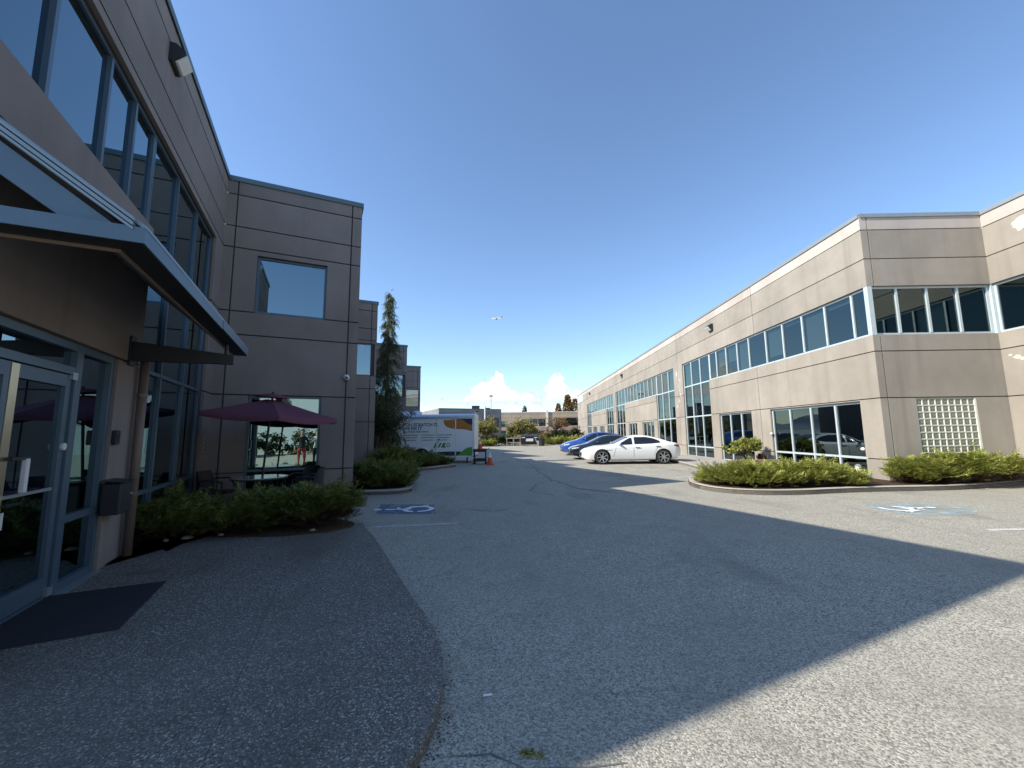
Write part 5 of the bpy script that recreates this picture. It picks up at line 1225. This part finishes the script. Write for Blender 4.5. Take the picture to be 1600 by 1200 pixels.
# fender and wheels
h = MB(); 
for i in range(12):
    a0, a1 = math.pi*i/12, math.pi*(i+1)/12
    for rr0, rr1, m0 in ((.46, .52, 0),): h.extr([(2.30+q_*math.cos(k), -.06, .34+q_*.95*math.sin(k)) for q_, k in ((rr0, a0), (rr1, a0), (rr1, a1), (rr0, a1))], (0, .06, 0))
h.box((1.45, -.06, .82), (2.3, -.002, .865)); part('fender', h, M_white, TRL)
h = MB()
h.add([(2.30+.46*math.cos(math.pi*i/14), -.0038, .36+.44*math.sin(math.pi*i/14)) for i in range(15)], [tuple(range(15))]); part('wheel_recess', h, M_black, TRL, fix=False)
for (x) in (1.65, 2.30):
    for y in (.12, TW-.12):
        mb = MB(); mb.lathe([(.2, -.1), (.32, -.1), (.34, -.06), (.34, .06), (.32, .1), (.2, .1)], (x, y, .34), 28, 'y'); wh = part('wheel', mb, M_tyre, TRL, True); mb = MB(); mb.lathe([(.001, -.06), (.08, -.09), (.21, -.085), (.21, .08), (.001, .06)], (x, y, .34), 24, 'y'); part('rim', mb, M_rim, wh)
h = MB(); h.box((-.02, .3, .30), (TL, TW-.3, TZ0-.002)); h.box((-1.2, TW/2-.05, .32), (0, TW/2+.05, .42)); part('chassis', h, M_dark, TRL)
h = MB(); h.tube([(TL-.4, .3, 0), (TL-.4, .3, .36)], .04, 8); h.tube([(-.9, TW/2, 0), (-.9, TW/2, .5)], .04, 8); part('jack_stand', h, M_dark, TRL)

# ------------------------------------------------------------------ cones, cart, dumpster, rail
M_cone = plain('cone_orange', (.62, .075, .02), .5); M_refl = plain('cone_band', (.75, .72, .70), .4)
def cone(loc, label, h_=.62, band=(.55, .85)):
    t = thing('traffic_cone', label, 'traffic cone', loc, .3, 'orange traffic cones by the trailer'); rb, rt_ = .145, .03
    mb = MB(); mb.bbox((-.18, -.18, 0), (.18, .18, .035), .012); part('base', mb, M_cone, t)
    f = lambda k: rb+(rt_-rb)*k
    mb = MB(); mb.lathe([(f(0), .035), (f(1), h_), (.001, h_)], (0, 0, 0), 20); part('cone', mb, M_cone, t, False)
    mb = MB(); mb.lathe([(f(band[0])+.004, .035+(h_-.035)*band[0]), (f(band[1])+.004, .035+(h_-.035)*band[1])], (0, 0, 0), 20); part('reflective_band', mb, M_refl, t)
cone((-1.10, 19.75, 0), 'orange cone with white top standing alone on the asphalt', .60, (.55, .98))
ct = thing('utility_cart', 'black two shelf utility cart behind the trailer', 'cart', (-1.62, 20.35, 0))
for z in (.14, .60): mb = MB(); mb.bbox((-.33, -.25, z), (.33, .25, z+.03), .01); mb.box((-.33, -.25, z+.03), (-.305, .25, z+.13)); mb.box((.305, -.25, z+.03), (.33, .25, z+.13)); mb.box((-.305, -.25, z+.03), (.305, -.225, z+.13)); mb.box((-.305, .225, z+.03), (.305, .25, z+.13)); part('shelf', mb, M_black, ct)
for x in (-.28, .28):
    for y in (-.2, .2): mb = MB(); mb.tube([(x, y, .1), (x, y, .6)], .022, 8); part('post', mb, M_black, ct); mb = MB(); mb.lathe([(.001, -.02), (.05, -.02), (.055, 0), (.05, .02), (.001, .02)], (x, y, .055), 12, 'y'); part('caster', mb, M_tyre, ct)
mb = MB(); mb.tube([(.33, -.2, .7), (.45, -.2, .78), (.45, .2, .78), (.33, .2, .7)], .015, 8); part('handle', mb, M_black, ct)
cone((-1.62, 20.32, .63), 'orange cone standing on top of the black cart', .55, (.62, .9))
dm = thing('dumpster', 'black dumpster with a white notice in the far lot', 'dumpster', (1.95, 47.1, 0))
mb = MB(); mb.add([(-.85, 0, .15), (.85, 0, .15), (.85, 1.3, .15), (-.85, 1.3, .15), (-.95, -.12, 1.05), (.95, -.12, 1.05), (.95, 1.4, 1.3), (-.95, 1.4, 1.3)], [(0, 3, 2, 1), (4, 5, 6, 7), (0, 1, 5, 4), (1, 2, 6, 5), (2, 3, 7, 6), (3, 0, 4, 7)]); part('body', mb, M_black, dm)
for s in (-1, 1): mb = MB(); mb.extr([(s*.48-.46, -.18, 1.07), (s*.48+.46, -.18, 1.07), (s*.48+.46, 1.42, 1.33), (s*.48-.46, 1.42, 1.33)], (0, 0, .05)); part('lid', mb, M_dark, dm); mb = MB(); mb.box((s*.7-.18, -.16, .93), (s*.7+.18, -.135, 1.02)); part('reflector', mb, M_white, dm)
mb = MB(); mb.box((-.42, -.10, .55), (.42, -.072, .88)); part('notice', mb, M_white, dm)
for s in (-1, 1): mb = MB(); mb.box((s*1.0-.06, .3, .6), (s*1.0+.06, 1.0, .75)); part('fork_pocket', mb, M_dark, dm)
pb = part('leaning_plank', MB().extr([(2.95, 46.9, .0), (3.07, 46.9, .0), (2.55, 47.0, 1.05), (2.43, 47.0, 1.05)], (0, .05, 0)), plain('grey_wood', (.32, .30, .26), .8)); tag(pb, 'grey plank leaning against the dumpster side', 'plank')
bn = thing('rubbish_bin', 'dark rubbish bin right of the black dumpster', 'bin', (3.35, 47.1, 0)); mb = MB(); mb.lathe([(.001, 0), (.30, 0), (.38, .75), (.001, .75)], (0, 0, 0), 14); part('body', mb, M_dark, bn); mb = MB(); mb.lathe([(.40, .75), (.40, .8), (.2, .92), (.001, .94)], (0, 0, 0), 14); part('lid', mb, M_black, bn)
rl = thing('railing', 'low pale railing between hedge and dumpster', 'railing', (.2, 48.4, 0))
for x in (-.9, -.1, .7): mb = MB(); mb.box((x-.06, -.05, 0), (x+.06, .05, 1.0)); part('post', mb, M_kerb, rl)
for z in (.35, .85): mb = MB(); mb.box((-1.0, -.035, z), (.8, .035, z+.1)); part('rail', mb, M_kerb, rl)

# ------------------------------------------------------------------ patio umbrella, table, chairs
M_umb = NT('umbrella_fabric'); _n = M_umb.noise(120, 3); M_umb = M_umb.set(M_umb.mix(M_umb.noise(2, 4), (.135, .05, .075), (.18, .072, .10)), .9, spec=.15)
UX, UY = -4.78, 7.80
um = thing('patio_umbrella', 'open maroon patio umbrella over the round table', 'umbrella', (UX, UY, .06)); um.rotation_euler = (R(1.0), R(4.4), 0)
mb = MB(); mb.tube([(0, 0, 0), (0, 0, 2.22)], .02, 12); part('pole', mb, M_dark, um)
mb = MB(); mb.lathe([(.001, 0), (.24, 0), (.24, .04), (.05, .07), (.04, .25), (.001, .25)], (0, 0, 0), 24); part('base', mb, M_dark, um)
nrib = 6; Rr = 1.24; zc, ze = 2.18, 1.84
def upt(a, k, extra=0): return Vector((math.cos(a)*Rr*k, math.sin(a)*Rr*k, zc+(ze-zc)*(k**.85)+extra))
for i in range(nrib):
    a0 = 2*math.pi*i/nrib+.12; a1 = 2*math.pi*(i+1)/nrib+.12; mb = MB(); vs = []; ks = [.10, .3, .55, .8, 1.0]
    for k in ks:
        for j in range(7):
            f = j/6; p = upt(a0, k).lerp(upt(a1, k), f); p.z -= .05*k*math.sin(math.pi*f); vs.append(p)
    fs = [(i_*7+j, i_*7+j+1, (i_+1)*7+j+1, (i_+1)*7+j) for i_ in range(len(ks)-1) for j in range(6)]
    b = len(vs); vs += [v-Vector((0, 0, .07)) for v in vs[-7:]]; fs += [(b-7+j, b-6+j, b+j+1, b+j) for j in range(6)]
    mb.add(vs, fs); part('canopy_panel', mb, M_umb, um, True)
    mb = MB(); mb.tube([upt(a0, .05, -.02), upt(a0, .5, -.02), upt(a0, 1.0, -.015)], .008, 6); mb.tube([(0, 0, 1.65), upt(a0, .5, -.025)], .007, 6); part('rib', mb, M_dark, um)
mb = MB(); mb.lathe([(.001, .075), (.05, .07), (.26, .03), (.28, .005), (.27, -.01), (.2, .01)], (0, 0, zc), 18); part('vent_cap', mb, M_umb, um, True)
mb = MB(); mb.lathe([(.02, .0), (.022, .02), (.01, .04), (.001, .042)], (0, 0, zc+.07), 10); part('finial', mb, M_dark, um)
tb = thing('patio_table', 'round glass topped patio table under the maroon umbrella', 'table', (UX, UY, .06))
t = NT('table_glass'); M_tg = t.set((.35, .42, .42), .06, .0, .9)
mb = MB(); mb.lathe([(.03, .66), (.46, .66), (.465, .668), (.46, .676), (.03, .676)], (0, 0, 0), 36); part('table_top', mb, M_tg, tb)
mb = MB(); mb.lathe([(.455, .64), (.475, .64), (.475, .659), (.455, .659)], (0, 0, 0), 36); part('rim', mb, M_dark, tb)
for i in range(4): a = math.pi/4+i*math.pi/2; mb = MB(); mb.tube([(.44*math.cos(a), .44*math.sin(a), .65), (.30*math.cos(a), .30*math.sin(a), .35), (.40*math.cos(a), .40*math.sin(a), .0)], .014, 8); part('leg', mb, M_dark, tb)
M_wick = plain('dark_wicker', (.022, .02, .022), .7, var=.5, scale=60)
def chair(loc, rz_, label):
    t = thing('patio_chair', label, 'chair', loc, rz_, 'dark patio chairs at the umbrella table')
    mb = MB(); mb.bbox((-.24, -.23, .38), (.24, .24, .43), .02); part('seat', mb, M_wick, t)
    mb = MB(); vs = []
    for i in range(9):
        a = math.pi*(.12+.76*i/8)
        for (k, z) in ((1.0, .42), (1.04, .62), (1.10, .80)): vs.append((-.26*k*math.cos(a), -.05-.23*k*math.sin(a), z if i not in (0, 8) else min(z, .62)))
    mb.add(vs, [(i*3+j, (i+1)*3+j, (i+1)*3+j+1, i*3+j+1) for i in range(8) for j in range(2)]); part('backrest', mb, M_wick, t)
    for s in (-1, 1):
        mb = MB(); mb.tube([(s*.25, -.15, .64), (s*.28, .05, .65), (s*.27, .24, .60)], .016, 8); part('armrest', mb, M_dark, t)
        mb = MB(); mb.tube([(s*.27, .23, .60), (s*.25, .24, .0)], .014, 8); part('leg', mb, M_dark, t)
        mb = MB(); mb.tube([(s*.24, -.2, .40), (s*.25, -.27, .0)], .014, 8); part('leg', mb, M_dark, t)
chair((-5.55, 7.72, .06), R(-80), 'dark wicker chair left of the umbrella table'); chair((-4.05, 8.15, .06), R(110), 'dark wicker chair right of the umbrella table'); chair((-4.35, 8.6, .06), R(155), 'dark wicker chair behind the umbrella table')

# small path light in the right island
pl_ = thing('path_light', 'small glass topped path light at the end of the sunlit juniper', 'path light', (9.0, 10.75, .1))
mb = MB(); mb.tube([(0, 0, 0), (0, 0, .30)], .035, 10); part('post', mb, M_white, pl_)
mb = MB(); mb.lathe([(.035, .30), (.06, .34), (.065, .44), (.05, .45), (.001, .45)], (0, 0, 0), 14); part('glass_cup', mb, M_lens, pl_)
mb = MB(); mb.lathe([(.07, .45), (.07, .47), (.02, .50), (.001, .50)], (0, 0, 0), 14); part('lid', mb, M_steel, pl_)

# ------------------------------------------------------------------ aeroplane
ap = thing('airliner', 'small white airliner crossing the clear blue sky', 'aeroplane', (-47.5, 1300, 377)); ap.rotation_euler = (R(4), R(2), R(178))
M_pl = plain('plane_white', (.78, .79, .80), .35)
mb = MB(); mb.lathe([(.05, -18), (1.0, -16.5), (1.7, -14.5), (1.9, -11), (1.9, 6), (1.6, 11), (.9, 16), (.25, 19)][::1], (0, 0, 0), 16, 'x')
for v in mb.v: v.x = -v.x
part('fuselage', mb, M_pl, ap, True)
for s in (-1, 1):
    mb = MB(); mb.extr([(3.5, s*1.5, -.8), (-2.5, s*1.5, -.8), (-6.0, s*16.5, .6), (-4.2, s*16.5, .6)], (0, 0, .4)); part('wing', mb, M_pl, ap)
    mb = MB(); mb.extr([(-14.5, s*.6, .7), (-17.8, s*.6, .7), (-18.8, s*6, 1.2), (-17.2, s*6, 1.2)], (0, 0, .25)); part('tailplane', mb, M_pl, ap)
    mb = MB(); mb.lathe([(.5, -2), (1.05, -1.6), (1.05, 1.2), (.6, 2.2)], (2.2, s*5.4, -1.9), 12, 'x'); part('engine', mb, M_dark, ap)
mb = MB(); mb.extr([(-12.5, -.15, 1.4), (-18, -.15, 1.2), (-19.6, -.15, 7.2), (-17.0, -.15, 7.2)], (0, .3, 0)); part('tail_fin', mb, plain('fin_dark', (.05, .08, .16), .4), ap)

# ------------------------------------------------------------------ what the patio window mirrors: white hall, hedge, pickup, two people
WH = absroot(thing('white_hall', 'white rendered hall behind the photographer, mirrored in the patio window', 'building', LP(-41, 8)))
Fw = frame_at(LP(-41, -5.5), aL+math.pi/2, -1)
mb = MB(Fw); mb.box((0, -12, 0), (26, 0, 8.2)); part('wall', mb, plain('white_render', (.80, .80, .76), .8), WH)
mb = MB(Fw); mb.box((-.05, .002, 2.9), (26.05, .06, 2.98)); part('rail', mb, M_dark, WH)
for x in (6, 12, 18): mb = MB(Fw); mb.box((x, .002, .0), (x+.07, .05, 2.9)); part('downpipe', mb, M_dark, WH)
clump_tree('hedge_plant', 'dark clipped hedge in front of the white hall', LP(-27, -.5), .4, [(x*nL.x, x*nL.y, .85, 1.6, 1.1, .85) for x in (-1.0, .8, 2.6, 4.4, 6.2)], 9000, .2, M_leaf, 'hedge', seed=51, clumps=70)
tk = thing('pickup_truck', 'dark grey pickup parked in front of the white hall', 'car', LP(-25, -3.2), -aL+math.pi/2)
mb = MB(); mb.add([(x, s*y, z) for s in (-1, 1) for x, y, z in ((-2.6, .92, .5), (2.5, .92, .45), (2.55, .9, 1.0), (1.3, .93, 1.12), (.8, .80, 1.75), (-.7, .80, 1.78), (-1.0, .93, 1.15), (-2.6, .92, 1.12))], [tuple(range(8)), tuple(reversed(range(8, 16)))]+[(i, 8+i, 8+(i+1) % 8, (i+1) % 8) for i in range(8)]); part('body', mb, paint('truck_grey', (.05, .055, .06)), tk)
for s in (-1, 1): mb = MB(); mb.quad((1.1, s*.915, 1.15), (.76, s*.835, 1.66), (-.62, s*.835, 1.68), (-.8, s*.915, 1.17)); part('side_window', mb, M_cglass, tk)
mb = MB(); mb.quad((1.29, -.8, 1.16), (1.29, .8, 1.16), (.84, .7, 1.73), (.84, -.7, 1.73)); part('windshield', mb, M_cglass, tk)
for s in (-1, 1): mb = MB(); mb.box((2.54, s*.75-.15, .78), (2.58, s*.75+.15, .95)); part('headlight', mb, M_hl, tk)
for x in (-1.65, 1.6):
    for s in (-1, 1): mb = MB(); mb.lathe([(.2, -.13), (.38, -.13), (.4, -.08), (.4, .08), (.38, .13), (.001, .11)], (x, s*.85, .4), 24, 'y'); part('wheel', mb, M_tyre, tk, True)
M_skin = plain('skin', (.42, .26, .19), .6); M_hair = plain('hair', (.02, .015, .012), .6)
def person(loc, rz_, label, shirt, trousers, pose):
    t = thing('person', label, 'person', loc, rz_); J = {}; E_ = []
    def nd(k, p, r): J[k] = (Vector(p), r)
    nd('pel', (0, 0, .95), .15); nd('waist', (0, 0, 1.10), .13); nd('chest', (0, .0, 1.30), .16); nd('neck', (0, .0, 1.47), .06); nd('head0', (0, .02, 1.56), .085); nd('head1', (0, .025, 1.66), .095); nd('head2', (0, .01, 1.74), .06)
    for a, b in (('pel', 'waist'), ('waist', 'chest'), ('chest', 'neck'), ('neck', 'head0'), ('head0', 'head1'), ('head1', 'head2')): E_.append((a, b))
    for s, q_ in ((-1, 'l'), (1, 'r')):
        nd(q_+'hip', (s*.10, 0, .88), .10); nd(q_+'knee', (s*.12, pose.get('knee', .02)*s, .48), .062); nd(q_+'ank', (s*.13, pose.get('knee', .02)*s*-1.5, .08), .042); nd(q_+'toe', (s*.15, pose.get('knee', .02)*s*-1.5+.15, .035), .035)
        nd(q_+'sh', (s*.19, 0, 1.40), .062); nd(q_+'el', pose[q_+'el'], .042); nd(q_+'wr', pose[q_+'wr'], .03)
        hd = (Vector(pose[q_+'wr'])-Vector(pose[q_+'el'])).normalized(); nd(q_+'pm', Vector(pose[q_+'wr'])+hd*.06, .032)
        E_ += [('pel', q_+'hip'), (q_+'hip', q_+'knee'), (q_+'knee', q_+'ank'), (q_+'ank', q_+'toe'), ('chest', q_+'sh'), (q_+'sh', q_+'el'), (q_+'el', q_+'wr'), (q_+'wr', q_+'pm')]
        sdv = hd.cross(Vector((1, 0, .3))).normalized()
        for k in range(5):
            off = (k-1.5)*.02 if k < 4 else -.045; ln = (.07, .08, .075, .06, .05)[k]; p0 = Vector(pose[q_+'wr'])+hd*(.09 if k < 4 else .03)+sdv*off
            nd(q_+'f%d' % k, p0, .011); nd(q_+'g%d' % k, p0+hd*ln*.55+Vector((0, .01, -.008))+(sdv*-.015 if k == 4 else Vector()), .009); nd(q_+'h%d' % k, p0+hd*ln+Vector((0, .03, -.02)), .008); E_ += [(q_+'pm', q_+'f%d' % k), (q_+'f%d' % k, q_+'g%d' % k), (q_+'g%d' % k, q_+'h%d' % k)]
    names = list(J); idx = {k: i for i, k in enumerate(names)}; me = bpy.data.meshes.new('body'); me.from_pydata([J[k][0] for k in names], [(idx[a], idx[b]) for a, b in E_], []); o = bpy.data.objects.new('body', me); COL.objects.link(o)
    sk = o.modifiers.new('s', 'SKIN'); sk.use_smooth_shade = True
    for i, k in enumerate(names): me.skin_vertices[0].data[i].radius = (J[k][1], J[k][1]*(.75 if k in ('pel', 'waist', 'chest') else 1)); me.skin_vertices[0].data[i].use_root = (k == 'pel')
    sb = o.modifiers.new('d', 'SUBSURF'); sb.levels = 1; sb.render_levels = 1
    m2 = bpy.data.meshes.new_from_object(o.evaluated_get(bpy.context.evaluated_depsgraph_get())); o.modifiers.clear(); o.data = m2; m2.materials.clear()
    for mm in (M_skin, shirt, trousers, M_black): m2.materials.append(mm)
    for p in m2.polygons:
        c = p.center; armd = min((c-J[q_+'wr'][0]).length for q_ in 'lr'); arm2 = min((c-J[q_+'el'][0]).length for q_ in 'lr')
        p.material_index = 3 if c.z < .09 else 0 if (c.z > 1.47 or armd < .16) else 1 if (c.z > .93 or arm2 < .2) else 2
    o.parent = t; m2.shade_smooth()
    h_ = MB(); h_.sphere((0, -.01, 1.69), .108, (.92, 1.0, 1.05), 16, 10); hv = [v for v in h_.v]
    for v in h_.v:
        if v.y > .03 and v.z < 1.73: v.y = .03
    part('hair', h_, M_hair, t, True)
    for s in (-1, 1): e_ = MB(); e_.sphere((s*.034, .108, 1.645), .012, n=8, k=6); part('eye', e_, M_black, t, True)
    ns = MB(); ns.extr([(-.014, .105, 1.60), (.014, .105, 1.60), (0, .135, 1.605)], (0, -.01, .045)); part('nose', ns, M_skin, t); mo = MB(); mo.box((-.025, .100, 1.572), (.025, .106, 1.580)); part('mouth', mo, plain('lip', (.30, .12, .10), .5) if 'lip' not in MATS else MATS['lip'], t)
    return t
person((.12, -.42, 0), R(18), 'person in a white shirt and black trousers taking the picture', plain('white_shirt', (.66, .70, .72), .8), plain('black_trousers', (.02, .02, .024), .8), dict(lel=(-.30, .12, 1.16), lwr=(-.16, .30, 1.30), rel=(.30, .12, 1.16), rwr=(.14, .30, 1.30)))
person((-.55, -.50, 0), R(18), 'person in a dark jacket and red trousers beside the photographer', plain('dark_jacket', (.025, .025, .03), .8), plain('red_trousers', (.42, .05, .045), .8), dict(lel=(-.27, -.03, 1.13), lwr=(-.30, .06, .90), rel=(.27, -.03, 1.13), rwr=(.33, .04, .90), knee=.05))
